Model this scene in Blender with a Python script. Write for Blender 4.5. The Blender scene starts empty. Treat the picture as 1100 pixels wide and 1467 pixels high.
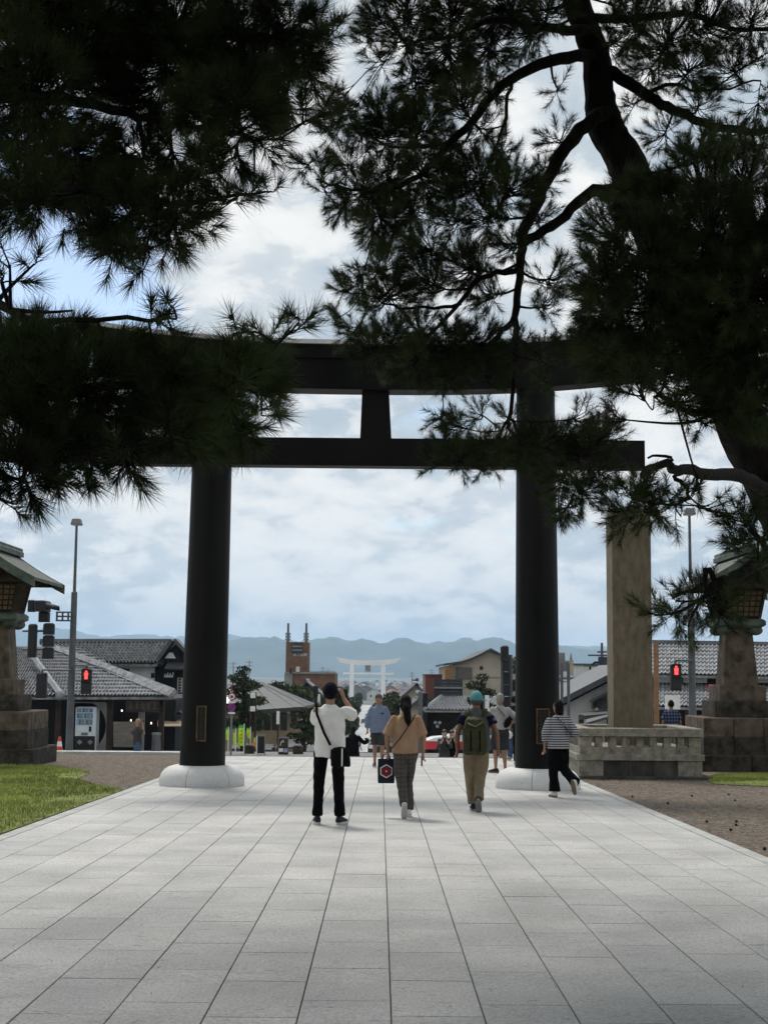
import bpy, math, random
import numpy as np
from mathutils import Vector, Matrix, Euler, noise
random.seed(7); np.random.seed(7)
SC = bpy.context.scene
COL = SC.collection
R = math.radians

# ------------------------------------------------------------------ camera
PW, PH, FPX = 1100.0, 1467.0, 2034.0
CAM_Z, HOR = 1.55, 967.0
PITCH = math.atan((HOR - PH / 2) / FPX)
ROLL, YAW = R(0.5), 0.0015
CAMROT = Matrix.Rotation(-YAW, 3, 'Z') @ Euler((math.pi / 2 + PITCH, 0, 0)).to_matrix() @ Matrix.Rotation(ROLL, 3, 'Z')
cd = bpy.data.cameras.new('camera')
cd.sensor_fit = 'VERTICAL'; cd.sensor_height = 24.0
cd.lens = FPX / PH * 24.0
cd.clip_start = 0.05; cd.clip_end = 60000
cam = bpy.data.objects.new('camera', cd)
cam.matrix_world = Matrix.Translation((0, 0, CAM_Z)) @ CAMROT.to_4x4()
COL.objects.link(cam); SC.camera = cam

# ------------------------------------------------------------------ light and sky
SUN_EL, SUN_AZ = R(58), R(-22)          # high, ahead of the camera and a little to the left, behind thin cloud
sd = bpy.data.lights.new('sun', 'SUN'); sd.energy = 2.0; sd.angle = R(16); sd.color = (1.0, 0.95, 0.88)
sun = bpy.data.objects.new('sun', sd); COL.objects.link(sun)
to_sun = Vector((math.sin(SUN_AZ) * math.cos(SUN_EL), math.cos(SUN_AZ) * math.cos(SUN_EL), math.sin(SUN_EL)))
sun.rotation_euler = to_sun.to_track_quat('Z', 'Y').to_euler()
sun.location = (0, 0, 60)

W = bpy.data.worlds.new('World'); SC.world = W; W.use_nodes = True
nt = W.node_tree; nt.nodes.clear()
def N(t, **kw):
    n = nt.nodes.new(t)
    for k, v in kw.items(): setattr(n, k, v)
    return n
def LK(a, b): nt.links.new(a, b)
def MATH(op, a, b=None, c=None, clamp=False):
    n = N('ShaderNodeMath', operation=op, use_clamp=clamp)
    for i, v in enumerate((a, b, c)):
        if v is None: continue
        if isinstance(v, (int, float)): n.inputs[i].default_value = v
        else: LK(v, n.inputs[i])
    return n.outputs[0]
sky = N('ShaderNodeTexSky', sky_type='NISHITA', sun_disc=False)
sky.sun_elevation = SUN_EL; sky.sun_rotation = SUN_AZ; sky.air_density = 1.0; sky.dust_density = 1.2; sky.ozone_density = 1.5
skyb = N('ShaderNodeVectorMath', operation='SCALE'); LK(sky.outputs[0], skyb.inputs[0]); skyb.inputs['Scale'].default_value = 0.10
tc = N('ShaderNodeTexCoord'); sp = N('ShaderNodeSeparateXYZ'); LK(tc.outputs['Generated'], sp.inputs[0])
zc = MATH('DIVIDE', 1.2, MATH('ADD', MATH('MAXIMUM', sp.outputs[2], 0.0), 0.55))
cv = N('ShaderNodeCombineXYZ')
LK(MATH('MULTIPLY', sp.outputs[0], zc), cv.inputs[0]); LK(MATH('MULTIPLY', sp.outputs[1], zc), cv.inputs[1]); LK(MATH('MULTIPLY', MATH('MULTIPLY', sp.outputs[2], zc), 1.75), cv.inputs[2])
def FBM(scale, detail, rough, off, dist=0.0):
    m = N('ShaderNodeVectorMath', operation='ADD'); LK(cv.outputs[0], m.inputs[0]); m.inputs[1].default_value = off
    t = N('ShaderNodeTexNoise'); t.inputs['Scale'].default_value = scale; t.inputs['Detail'].default_value = detail
    t.inputs['Roughness'].default_value = rough; t.inputs['Distortion'].default_value = dist
    LK(m.outputs[0], t.inputs['Vector']); return t.outputs['Fac']
def RAMP(fac, pts, interp='LINEAR'):
    r = N('ShaderNodeValToRGB'); r.color_ramp.interpolation = interp
    els = r.color_ramp.elements
    while len(els) < len(pts): els.new(0.5)
    for e, (p, c) in zip(els, pts): e.position = p; e.color = (*c, 1)
    LK(fac, r.inputs[0]); return r.outputs[0]
# soft grey-blue banks with brighter, crisper heaps in front and a few gaps of blue
cover = RAMP(FBM(2.6, 8, 0.55, (3.7, 1.9, 0.4), 0.1), [(0.385, (0, 0, 0)), (0.445, (1, 1, 1))])
big = FBM(3.6, 4, 0.5, (1.3, 7.7, 2.0), 0.1)
puff = FBM(13.0, 12, 0.57, (8.1, 4.2, 2.2), 0.2)
soft = RAMP(MATH('ADD', MATH('MULTIPLY', big, 0.6), MATH('MULTIPLY', puff, 0.4)), [(0.39, (0.335, 0.385, 0.425)), (0.49, (0.445, 0.475, 0.495)), (0.59, (0.54, 0.55, 0.55))])
heap = RAMP(MATH('ADD', MATH('MULTIPLY', big, 0.35), MATH('MULTIPLY', puff, 0.70)), [(0.49, (0, 0, 0)), (0.52, (0.4, 0.4, 0.4)), (0.61, (1, 1, 1))])
mh = N('ShaderNodeMix', data_type='RGBA'); LK(heap, mh.inputs[0]); LK(soft, mh.inputs[6]); mh.inputs[7].default_value = (0.64, 0.635, 0.615, 1)
body = mh.outputs[2]
mx = N('ShaderNodeMix', data_type='RGBA'); LK(cover, mx.inputs[0]); LK(skyb.outputs[0], mx.inputs[6]); LK(body, mx.inputs[7])
bg = N('ShaderNodeBackground'); LK(mx.outputs[2], bg.inputs[0]); bg.inputs[1].default_value = 1.0
wo = N('ShaderNodeOutputWorld'); LK(bg.outputs[0], wo.inputs[0])

SC.view_settings.view_transform = 'Standard'; SC.view_settings.look = 'None'
SC.view_settings.exposure = 0.62; SC.view_settings.gamma = 1.0
SC.cycles.max_bounces = 6; SC.cycles.diffuse_bounces = 3; SC.cycles.glossy_bounces = 2; SC.cycles.transmission_bounces = 3
SC.cycles.volume_bounces = 1; SC.cycles.use_denoising = True

# ------------------------------------------------------------------ projection helpers
def ray(px, py):
    v = CAMROT @ Vector(((px - PW / 2) / FPX, -(py - PH / 2) / FPX, -1.0))
    return v / v.y
def at(px, py, d):
    v = ray(px, py); return Vector((v.x * d, d, CAM_Z + v.z * d))
SLOPE = 0.01573
def pz(y): return -SLOPE * y
def onplaza(px, py):
    v = ray(px, py); d = -CAM_Z / (v.z + SLOPE); return Vector((v.x * d, d, pz(d)))
PTS = [(-400, 4.0), (-60, pz(-60)), (39.0, pz(39.0)), (39.35, -1.6), (59, -1.62), (66, -2.1), (78, -3.1), (120, -5.6), (257, -11.3), (600, -14.2), (1500, -15.2), (4000, -15.5), (40000, -15.5)]
def gz(y):
    for (a, za), (b, zb) in zip(PTS, PTS[1:]):
        if a <= y <= b: return za + (zb - za) * (y - a) / (b - a)
    return PTS[-1][1]

# ------------------------------------------------------------------ materials
MATS = {}
def mat(name, col, rough=0.75, var=0.12, scale=6.0, bump=0.0, bscale=40.0, metal=0.0, spec=0.3, col2=None, emit=None, dist=0.0, stretch=(1, 1, 1)):
    if name in MATS: return MATS[name]
    m = bpy.data.materials.new(name); m.use_nodes = True
    t = m.node_tree; b = t.nodes['Principled BSDF']
    b.inputs['Roughness'].default_value = rough; b.inputs['Metallic'].default_value = metal
    b.inputs['Specular IOR Level'].default_value = spec
    tcn = t.nodes.new('ShaderNodeTexCoord'); oi = t.nodes.new('ShaderNodeObjectInfo')
    ad = t.nodes.new('ShaderNodeVectorMath'); ad.operation = 'MULTIPLY_ADD'
    rv = t.nodes.new('ShaderNodeCombineXYZ')
    for i in range(3): t.links.new(oi.outputs['Random'], rv.inputs[i])
    t.links.new(rv.outputs[0], ad.inputs[0]); ad.inputs[1].default_value = (17, 31, 23)
    sc = t.nodes.new('ShaderNodeVectorMath'); sc.operation = 'MULTIPLY'; sc.inputs[1].default_value = stretch
    t.links.new(tcn.outputs['Object'], sc.inputs[0]); t.links.new(sc.outputs[0], ad.inputs[2])
    nz = t.nodes.new('ShaderNodeTexNoise'); nz.inputs['Scale'].default_value = scale; nz.inputs['Detail'].default_value = 7
    nz.inputs['Roughness'].default_value = 0.62; nz.inputs['Distortion'].default_value = dist
    t.links.new(ad.outputs[0], nz.inputs['Vector'])
    rp = t.nodes.new('ShaderNodeValToRGB'); e = rp.color_ramp.elements
    lo = tuple(max(0, c * (1 - 2 * var)) for c in col); hi = col2 if col2 else tuple(min(1, c * (1 + 2 * var)) for c in col)
    e[0].position = 0.3; e[0].color = (*lo, 1); e[1].position = 0.7; e[1].color = (*hi, 1)
    t.links.new(nz.outputs['Fac'], rp.inputs[0]); t.links.new(rp.outputs[0], b.inputs['Base Color'])
    if bump:
        n2 = t.nodes.new('ShaderNodeTexNoise'); n2.inputs['Scale'].default_value = bscale; n2.inputs['Detail'].default_value = 5
        t.links.new(ad.outputs[0], n2.inputs['Vector'])
        bp = t.nodes.new('ShaderNodeBump'); bp.inputs['Strength'].default_value = bump; bp.inputs['Distance'].default_value = 0.02
        t.links.new(n2.outputs['Fac'], bp.inputs['Height']); t.links.new(bp.outputs[0], b.inputs['Normal'])
    if emit:
        b.inputs['Emission Color'].default_value = (*emit[0], 1); b.inputs['Emission Strength'].default_value = emit[1]
    MATS[name] = m; return m

# ------------------------------------------------------------------ mesh builder
class MB:
    def __init__(s): s.v = []; s.f = []
    def add(s, vs, fs):
        o = len(s.v); s.v += [tuple(v) for v in vs]; s.f += [tuple(i + o for i in f) for f in fs]; return s
    def hexa(s, p):   # 8 points: bottom 4 ccw, top 4 ccw
        return s.add(p, [(3, 2, 1, 0), (4, 5, 6, 7), (0, 1, 5, 4), (1, 2, 6, 5), (2, 3, 7, 6), (3, 0, 4, 7)])
    def box(s, x0, x1, y0, y1, z0, z1, ti=0.0):   # ti: taper inset of the top
        return s.hexa([(x0, y0, z0), (x1, y0, z0), (x1, y1, z0), (x0, y1, z0), (x0 + ti, y0 + ti, z1), (x1 - ti, y0 + ti, z1), (x1 - ti, y1 - ti, z1), (x0 + ti, y1 - ti, z1)])
    def bbox(s, x0, x1, y0, y1, z0, z1, b=0.01):  # box with chamfered vertical and top edges
        b = min(b, (x1 - x0) * .3, (y1 - y0) * .3, (z1 - z0) * .3)
        rings = []
        for z, k in ((z0, 0), (z1 - b, 0), (z1, b)):
            X0, X1, Y0, Y1 = x0 + k, x1 - k, y0 + k, y1 - k
            rings.append([(X0 + b, Y0, z), (X1 - b, Y0, z), (X1, Y0 + b, z), (X1, Y1 - b, z), (X1 - b, Y1, z), (X0 + b, Y1, z), (X0, Y1 - b, z), (X0, Y0 + b, z)])
        return s.rings(rings)
    def rings(s, rings, cap=True, closed=True):
        n = len(rings[0]); vs = [p for r in rings for p in r]; fs = []
        for i in range(len(rings) - 1):
            for j in range(n if closed else n - 1):
                k = (j + 1) % n; fs.append((i * n + j, i * n + k, (i + 1) * n + k, (i + 1) * n + j))
        if cap: fs.append(tuple(range(n - 1, -1, -1))); fs.append(tuple((len(rings) - 1) * n + j for j in range(n)))
        return s.add(vs, fs)
    def tube(s, path, rad, seg=8, cap=True, wob=0.0, sq=1.0):
        path = [Vector(p) for p in path]; rings = []; prev = None
        for i, p in enumerate(path):
            t = (path[min(i + 1, len(path) - 1)] - path[max(i - 1, 0)])
            t = t.normalized() if t.length > 1e-9 else Vector((0, 0, 1))
            if prev is None:
                u = t.cross(Vector((0, 0, 1))) if abs(t.z) < .9 else t.cross(Vector((1, 0, 0)))
            else: u = prev - t * prev.dot(t)
            u.normalize(); w = t.cross(u); prev = u
            r = rad[i] if isinstance(rad, (list, tuple)) else rad
            rings.append([p + (u * math.cos(2 * math.pi * j / seg) + w * math.sin(2 * math.pi * j / seg) * sq) * r * (1 + (random.uniform(-wob, wob) if wob else 0)) for j in range(seg)])
        return s.rings(rings, cap)
    def lathe(s, prof, seg=32, c=(0, 0, 0), a0=0.0, a1=2 * math.pi):
        full = abs(a1 - a0 - 2 * math.pi) < 1e-6; n = seg if full else seg + 1; rings = []
        for r, z in prof:
            rings.append([(c[0] + r * math.cos(a0 + (a1 - a0) * j / seg), c[1] + r * math.sin(a0 + (a1 - a0) * j / seg), c[2] + z) for j in range(n)])
        return s.rings(rings, cap=full, closed=full)
    def ell(s, c, r, nu=12, nv=8, rot=None):
        rings = []
        for i in range(nv + 1):
            a = -math.pi / 2 + math.pi * i / nv; ca = max(math.cos(a), 0.02)
            ring = []
            for j in range(nu):
                q = Vector((r[0] * ca * math.cos(2 * math.pi * j / nu), r[1] * ca * math.sin(2 * math.pi * j / nu), r[2] * math.sin(a)))
                if rot: q = rot @ q
                ring.append(Vector(c) + q)
            rings.append(ring)
        return s.rings(rings)
    def prism(s, poly, d0, d1):     # poly of (x, z), extruded along y
        n = len(poly); vs = [(x, d0, z) for x, z in poly] + [(x, d1, z) for x, z in poly]
        fs = [tuple(range(n)), tuple(range(2 * n - 1, n - 1, -1))] + [(j, j + n, (j + 1) % n + n, (j + 1) % n) for j in range(n)]
        return s.add(vs, fs)
    def slab(s, quad, th):          # thick quad from 4 points (ccw from outside), thickness downwards along the normal
        a, b, c, d = [Vector(q) for q in quad]; n = (b - a).cross(d - a).normalized() * th
        return s.hexa([a - n, b - n, c - n, d - n, a, b, c, d])
    def build(s, name, m, parent=None, smooth=False, local=False, kind=None, loc=None):
        me = bpy.data.meshes.new(name)
        off = Vector((0, 0, 0))
        if parent is not None and not local:
            p = parent
            while p is not None: off += Vector(p.location); p = p.parent
        if loc is not None and not local: off = Vector(loc)
        me.from_pydata([(v[0] - off.x, v[1] - off.y, v[2] - off.z) for v in s.v], [], s.f)
        me.validate(); me.update()
        import bmesh
        bm = bmesh.new(); bm.from_mesh(me); bmesh.ops.recalc_face_normals(bm, faces=bm.faces[:]); bm.to_mesh(me); bm.free()
        if smooth:
            me.polygons.foreach_set('use_smooth', [True] * len(me.polygons))
            if smooth == 'auto':
                try: me.set_sharp_from_angle(angle=R(40))
                except Exception: pass
        return link(name, me, m, parent, kind, loc)
KIDS = {}
def link(name, me, m, parent=None, kind=None, loc=None):
    if m and not me.materials: me.materials.append(m)
    o = bpy.data.objects.new(name, me); COL.objects.link(o)
    if parent is not None: o.parent = parent; KIDS.setdefault(parent.name, []).append(o)
    if loc is not None: o.location = loc
    if kind: o['kind'] = kind
    return o
def rawmesh(name, V, F, m, parent=None, kind=None, smooth=False):   # numpy V (n,3), F (k,3) or (k,4)
    me = bpy.data.meshes.new(name); n, k = len(F), F.shape[1]
    off = np.zeros(3)
    if parent is not None:
        p = parent
        while p is not None: off += np.array(p.location); p = p.parent
    me.vertices.add(len(V)); me.vertices.foreach_set('co', (V - off).astype(np.float32).ravel())
    me.loops.add(n * k); me.loops.foreach_set('vertex_index', F.astype(np.int32).ravel())
    me.polygons.add(n); me.polygons.foreach_set('loop_start', np.arange(0, n * k, k, dtype=np.int32))
    me.update(calc_edges=True)
    if smooth: me.polygons.foreach_set('use_smooth', [True] * n)
    return link(name, me, m, parent, kind)
def tag(o, label, cat, group=None):
    o['label'] = label; o['category'] = cat
    if group: o['group'] = group
    return o
def thing(name, label, cat, loc, group=None, rz=0.0):
    o = bpy.data.objects.new(name, None); COL.objects.link(o); o.location = loc; o.rotation_euler = (0, 0, rz)
    o.empty_display_size = 0.2
    return tag(o, label, cat, group)
def copy_tree(o, parent=None):
    c = o.copy(); COL.objects.link(c); c.parent = parent
    for ch in KIDS.get(o.name, []): copy_tree(ch, c)
    return c
def text_mesh(txt, size, name, m, parent, matrix, depth=0.004):
    cu = bpy.data.curves.new(name, 'FONT'); cu.body = txt; cu.size = size; cu.extrude = depth; cu.align_x = 'CENTER'; cu.align_y = 'CENTER'; cu.resolution_u = 3
    t = bpy.data.objects.new(name, cu); COL.objects.link(t)
    dg = bpy.context.evaluated_depsgraph_get(); dg.update()
    me = bpy.data.meshes.new_from_object(t.evaluated_get(dg)); bpy.data.objects.remove(t)
    me.materials.clear()
    off = Vector((0, 0, 0)); p = parent
    while p is not None: off += Vector(p.location); p = p.parent
    me.transform(Matrix.Translation(-off) @ matrix)
    return link(name, me, m, parent)
FACE_CAM = Euler((math.pi / 2, 0, 0)).to_matrix().to_4x4()      # text plane that faces -y
# ================================================================== the setting
def terrain():
    ys = [-400, -200, -120, -60, -30, -10, 0, 10, 20, 30, 39.0, 39.35, 45, 52, 59, 62, 66, 72, 78, 95, 120, 160, 200, 257, 330, 430, 600, 900, 1500, 2500, 4000, 7000, 11000, 18000]
    xs = [-9000, -4000, -1500, -500, -150, -60, -30, -15, -8, -4, 0, 4, 8, 15, 30, 60, 150, 500, 1500, 4000, 9000]
    V = np.array([(x, y, gz(y) - 0.05) for y in ys for x in xs]); n = len(xs)
    F = np.array([(i * n + j, i * n + j + 1, (i + 1) * n + j + 1, (i + 1) * n + j) for i in range(len(ys) - 1) for j in range(n - 1)])
    return V, F
m_ground = mat('earth and distant fields', (0.13, 0.14, 0.115), 0.95, 0.25, 0.02, 0.2, 8)
V, F = terrain(); g = rawmesh('ground', V, F, m_ground, kind='structure')

def sheet(name, pts, m, lift, ny=12):   # quad sheet on the sloping upper terrace: pts = (x0,x1,y0,y1)
    x0, x1, y0, y1 = pts; k = MB()
    k.add([(x0, y0, pz(y0) + lift), (x1, y0, pz(y0) + lift), (x1, y1, pz(y1) + lift), (x0, y1, pz(y1) + lift)], [(0, 1, 2, 3)])
    return k.build(name, m, kind='structure')
m_gravel = mat('gravel with pine litter', (0.085, 0.068, 0.05), 0.95, 0.32, 9.0, 0.9, 70, col2=(0.21, 0.17, 0.13))
sheet('gravel_ground', (-60, 60, -60, 38.9), m_gravel, -0.030)
m_lawn = mat('lawn soil', (0.13, 0.155, 0.035), 0.95, 0.3, 3.0, 0.6, 60)
def poly_sheet(name, poly, m, lift):
    k = MB(); k.add([(x, y, pz(y) + lift) for x, y in poly], [tuple(range(len(poly)))]); return k.build(name, m, kind='structure')
LAWN_L = [(-4.3, 5.0), (-4.28, 24.2), (-5.0, 25.4), (-5.7, 27.2), (-5.9, 29.5), (-7.0, 31.6), (-7.4, 32.1), (-14, 32.12), (-22, 31), (-22, 5.0)]
LAWN_R = [(6.35, 27.3), (7.2, 26.7), (9.0, 26.9), (14, 26.2), (22, 27.0), (22, 31.6), (9.2, 31.2), (7.3, 30.9), (6.6, 29.2)]
poly_sheet('lawn', LAWN_L, m_lawn, -0.018)
poly_sheet('lawn', LAWN_R, m_lawn, -0.018)

# grass blades
def inside(poly, x, y):
    c = False; j = len(poly) - 1
    for i in range(len(poly)):
        xi, yi = poly[i]; xj, yj = poly[j]
        if (yi > y) != (yj > y) and x < (xj - xi) * (y - yi) / (yj - yi) + xi: c = not c
        j = i
    return c
def grass(poly, n, xr, yr, fade=0.9):
    V = []; F = []
    rng = np.random.RandomState(3)
    while len(F) < n:
        x = rng.uniform(*xr); y = rng.uniform(*yr)
        x += rng.normal(0, .12); y += rng.normal(0, .25)
        if not inside(poly, x, y): continue
        if noise.noise((x * .6, y * .35, 2.0)) < -0.28 and rng.rand() < fade: continue
        h = rng.uniform(.025, .07); a = rng.uniform(0, 6.28); w = .006
        dx, dy = math.cos(a), math.sin(a); z = pz(y) - .02; lx, ly = rng.normal(0, .022, 2)
        i = len(V); V += [(x - dx * w, y - dy * w, z), (x + dx * w, y + dy * w, z), (x + lx, y + ly, z + h)]; F.append((i, i + 1, i + 2))
    return np.array(V), np.array(F)
m_grass = mat('grass blades', (0.17, 0.25, 0.03), 0.8, 0.35, .8, col2=(0.44, 0.50, 0.11))
V, F = grass(LAWN_L, 70000, (-12.5, -4.3), (14, 32.5)); o = rawmesh('grass', V, F, m_grass, kind='stuff')
tag(o, 'short green lawn grass left of the paved approach', 'grass')
V, F = grass(LAWN_R, 26000, (6.3, 12), (26.2, 31.6)); o = rawmesh('grass', V, F, m_grass, kind='stuff')
tag(o, 'strip of green grass in front of the stone pedestal and lantern', 'grass')

# pebbles and cones on the gravel
def pebbles(n, xr, yr, smin, smax, seed):
    rng = np.random.RandomState(seed)
    base = np.array([(1, 0, 0), (0, 1, 0), (-1, 0, 0), (0, -1, 0), (0, 0, .6), (0, 0, -.6)], float)
    fs = np.array([(0, 1, 4), (1, 2, 4), (2, 3, 4), (3, 0, 4)])
    V = []; F = []
    for i in range(n):
        s = rng.uniform(smin, smax) ** 1.0; x = rng.uniform(*xr); y = rng.uniform(*yr); a = rng.uniform(0, 6.28)
        if x < -4.2 and inside(LAWN_L, x, y): continue
        c, q = math.cos(a), math.sin(a); b = base * (s * rng.uniform(.7, 1.3), s * rng.uniform(.6, 1.1), s)
        V.append(np.stack([b[:, 0] * c - b[:, 1] * q + x, b[:, 0] * q + b[:, 1] * c + y, b[:, 2] + pz(y) - .028], 1)); F.append(fs + 6 * (len(V) - 1))
    return np.concatenate(V), np.concatenate(F)
m_peb = mat('pebbles', (0.11, 0.088, 0.066), 0.9, 0.5, 9.0, col2=(0.30, 0.25, 0.20))
V, F = pebbles(15000, (3.9, 11.5), (11, 29), .008, .022, 5); o = rawmesh('gravel_stones', V, F, m_peb, kind='stuff'); tag(o, 'loose brown gravel right of the paved approach', 'gravel')
V, F = pebbles(8000, (-11, -4.0), (23, 38.5), .008, .022, 6); o = rawmesh('gravel_stones', V, F, m_peb, kind='stuff'); tag(o, 'loose gravel behind the lawn near the left pillar', 'gravel')
V, F = pebbles(70, (3.95, 7.5), (12, 26), .022, .035, 9)
m_cone = mat('pine cone', (0.035, 0.027, 0.02), 0.9, 0.3)
cone_rng = random.Random(4)
pc = MB()
prof = [(.004, 0), (.018, .006), (.023, .016), (.019, .03), (.010, .041), (.002, .046)]
pc.lathe(prof, 8)
cone_me = None
for i in range(16):
    y = cone_rng.uniform(12.5, 25); x = cone_rng.uniform(3.95, 3.95 + y * .09)
    if cone_me is None:
        o = pc.build('pine_cone', m_cone, local=True); cone_me = o.data
    else: o = link('pine_cone', cone_me, None)
    o.location = (x, y, pz(y) - .03 + .012); o.rotation_euler = (cone_rng.uniform(.9, 1.5), 0, cone_rng.uniform(0, 6)); o.scale = (.9, .9, .9)
    tag(o, 'small dark pine cone lying on the brown gravel right of the paving', 'pine cone', 'pine cones on the gravel')

# ------------------------------------------------------------------ paving
def slab_material():
    m = bpy.data.materials.new('granite slab'); m.use_nodes = True; t = m.node_tree; b = t.nodes['Principled BSDF']
    L = t.links.new; n = t.nodes.new
    geo = n('ShaderNodeNewGeometry'); oi = n('ShaderNodeObjectInfo'); at_ = n('ShaderNodeMath'); at_.operation = 'ADD'
    L(geo.outputs['Random Per Island'], at_.inputs[0]); L(oi.outputs['Random'], at_.inputs[1])
    fr = n('ShaderNodeMath'); fr.operation = 'FRACT'; L(at_.outputs[0], fr.inputs[0])
    pos = geo.outputs['Position']
    fine = n('ShaderNodeTexNoise'); fine.inputs['Scale'].default_value = 58; fine.inputs['Detail'].default_value = 4; fine.inputs['Roughness'].default_value = .8; L(pos, fine.inputs['Vector'])
    blot = n('ShaderNodeTexNoise'); blot.inputs['Scale'].default_value = 1.3; blot.inputs['Detail'].default_value = 6; L(pos, blot.inputs['Vector'])
    mp = n('ShaderNodeMapping'); mp.inputs['Scale'].default_value = (3.0, 17.0, 1); mp.inputs['Rotation'].default_value = (0, 0, .12); L(pos, mp.inputs['Vector'])
    dash = n('ShaderNodeTexNoise'); dash.inputs['Scale'].default_value = 2.0; dash.inputs['Detail'].default_value = 3; dash.inputs['Distortion'].default_value = .6; L(mp.outputs[0], dash.inputs['Vector'])
    dr = n('ShaderNodeMapRange'); dr.inputs[1].default_value = .655; dr.inputs[2].default_value = .70; L(dash.outputs['Fac'], dr.inputs[0])
    def mr(src, a, b_, lo, hi):
        q = n('ShaderNodeMapRange'); q.inputs[1].default_value = a; q.inputs[2].default_value = b_; q.inputs[3].default_value = lo; q.inputs[4].default_value = hi; L(src, q.inputs[0]); return q.outputs[0]
    def mul(a, b_):
        q = n('ShaderNodeMath'); q.operation = 'MULTIPLY'; L(a, q.inputs[0]); L(b_, q.inputs[1]); return q.outputs[0]
    v = mul(mul(mul(mr(fine.outputs['Fac'], .3, .7, .52, 1.46), mr(fr.outputs[0], 0, 1, .93, 1.06)), mr(blot.outputs['Fac'], .3, .7, .80, 1.12)), mr(dr.outputs[0], 0, 1, 1, .62))
    hue = n('ShaderNodeValToRGB'); hue.color_ramp.elements[0].color = (.405, .402, .388, 1); hue.color_ramp.elements[1].color = (.41, .402, .382, 1); L(fr.outputs[0], hue.inputs[0])
    sc = n('ShaderNodeVectorMath'); sc.operation = 'SCALE'; L(hue.outputs[0], sc.inputs[0]); L(v, sc.inputs['Scale'])
    L(sc.outputs[0], b.inputs['Base Color']); b.inputs['Roughness'].default_value = .62; b.inputs['Specular IOR Level'].default_value = .35
    bp = n('ShaderNodeBump'); bp.inputs['Strength'].default_value = .25; bp.inputs['Distance'].default_value = .004; L(fine.outputs['Fac'], bp.inputs['Height']); L(bp.outputs[0], b.inputs['Normal'])
    return m
m_slab = slab_material()
m_joint = mat('dark joint mortar', (0.085, 0.083, 0.075), 0.95, 0.2)
SWX, SLY, JX0 = 0.456, 0.882, 0.068
Y_END = 37.6
plaza = sheet('plaza', (-4.19, 3.86, -8.0, Y_END), m_joint, -0.014)
def frust(w, l, h=.07, b=.003):
    k = MB(); a, c = w / 2, l / 2
    return k.rings([[(-a, -c, -h), (a, -c, -h), (a, c, -h), (-a, c, -h)], [(-a, -c, -b), (a, -c, -b), (a, c, -b), (-a, c, -b)], [(-a + b, -c + b, 0), (a - b, -c + b, 0), (a - b, c - b, 0), (-a + b, c - b, 0)]])
proto = frust(SWX - .007, SLY - .0065)
slab_me = None; rest = MB(); srng = random.Random(11); nsl = 0
cols = list(range(-9, 8))
ang = -math.atan(SLOPE)
for ci in cols:
    xc = JX0 + (ci + .5) * SWX
    off = (0.36 if ci % 2 else 0.0) + srng.uniform(-.1, .1) + 6.27 - SLY * 17
    j = 0
    while True:
        y0 = off + j * SLY; j += 1
        if y0 > Y_END - .02: break
        y1 = min(y0 + SLY, Y_END); yc = (y0 + y1) / 2; dz = srng.uniform(-.0012, .0012)
        if y1 < -8: continue
        vis = abs(xc) < 0.27 * yc + .4
        if y1 - y0 > SLY - .01 and 6.2 < yc < 21.2 and vis and nsl < 300:
            if slab_me is None:
                o = proto.build('paving_slab', m_slab, plaza, local=True); slab_me = o.data
            else: o = link('paving_slab', slab_me, None, plaza)
            o.location = (xc, yc, pz(yc) + dz); o.rotation_euler = (ang + srng.uniform(-.0012, .0012), srng.uniform(-.0015, .0015), 0); nsl += 1
        else:
            w, l, b = (SWX - .007) / 2, (y1 - y0 - .0065) / 2, .003
            def P(x, y, z): return (xc + x, yc + y, pz(yc + y) + z + dz)
            rest.rings([[P(-w, -l, -.06), P(w, -l, -.06), P(w, l, -.06), P(-w, l, -.06)], [P(-w, -l, -b), P(w, -l, -b), P(w, l, -b), P(-w, l, -b)], [P(-w + b, -l + b, 0), P(w - b, -l + b, 0), P(w - b, l - b, 0), P(-w + b, l - b, 0)]])
rest.build('paving_slabs', m_slab, plaza, kind='stuff')
# border stones along both sides
m_border = mat('border granite', (0.36, 0.365, 0.35), 0.7, 0.12, 4.0, 0.3, 80)
for sx, nm in ((JX0 - 9 * SWX - .16, 'left'), (JX0 + 8 * SWX + .004, 'right')):
    k = MB(); y = -8.0
    while y < Y_END - .1:
        y1 = min(y + 1.0, Y_END)
        a, b = sx, sx + .155
        k.hexa([(a, y + .003, pz(y) - .1), (b, y + .003, pz(y) - .1), (b, y1 - .003, pz(y1) - .1), (a, y1 - .003, pz(y1) - .1), (a, y + .003, pz(y) + .002), (b, y + .003, pz(y) + .002), (b, y1 - .003, pz(y1) + .002), (a, y1 - .003, pz(y1) + .002)])
        y = y1
    k.build('border_stones', m_border, plaza, kind='stuff')
# kerb of the terrace edge, steps down to the crossing, roads
m_kerb = mat('pale kerb concrete', (0.5, 0.5, 0.48), 0.8, 0.1, 3)
for x0, x1 in ((-60, -4.6), (4.3, 60)):
    k = MB(); k.box(x0, x1, 38.75, 39.12, -1.6, pz(38.9) + .045); k.build('kerb', m_kerb, kind='structure')
m_step = mat('step granite', (0.4, 0.4, 0.39), 0.75, 0.12, 3)
nst = 7; z0 = pz(Y_END) - .02; rise = (z0 + 1.6) / nst
steps = None
for i in range(nst):
    k = MB(); k.box(-4.6, 4.3, Y_END + .006 + i * .36, Y_END + .006 + (i + 1) * .36 - .004, -1.64, z0 - i * rise)
    if steps is None: steps = k.build('stairs', m_step, kind='structure')
    else: k.build('step', m_step, steps)
m_asph = mat('light asphalt', (0.17, 0.175, 0.175), 0.85, 0.12, 2.0, 0.2, 60)
m_line = mat('white road paint', (0.72, 0.72, 0.7), 0.7, 0.08, 5)
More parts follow.
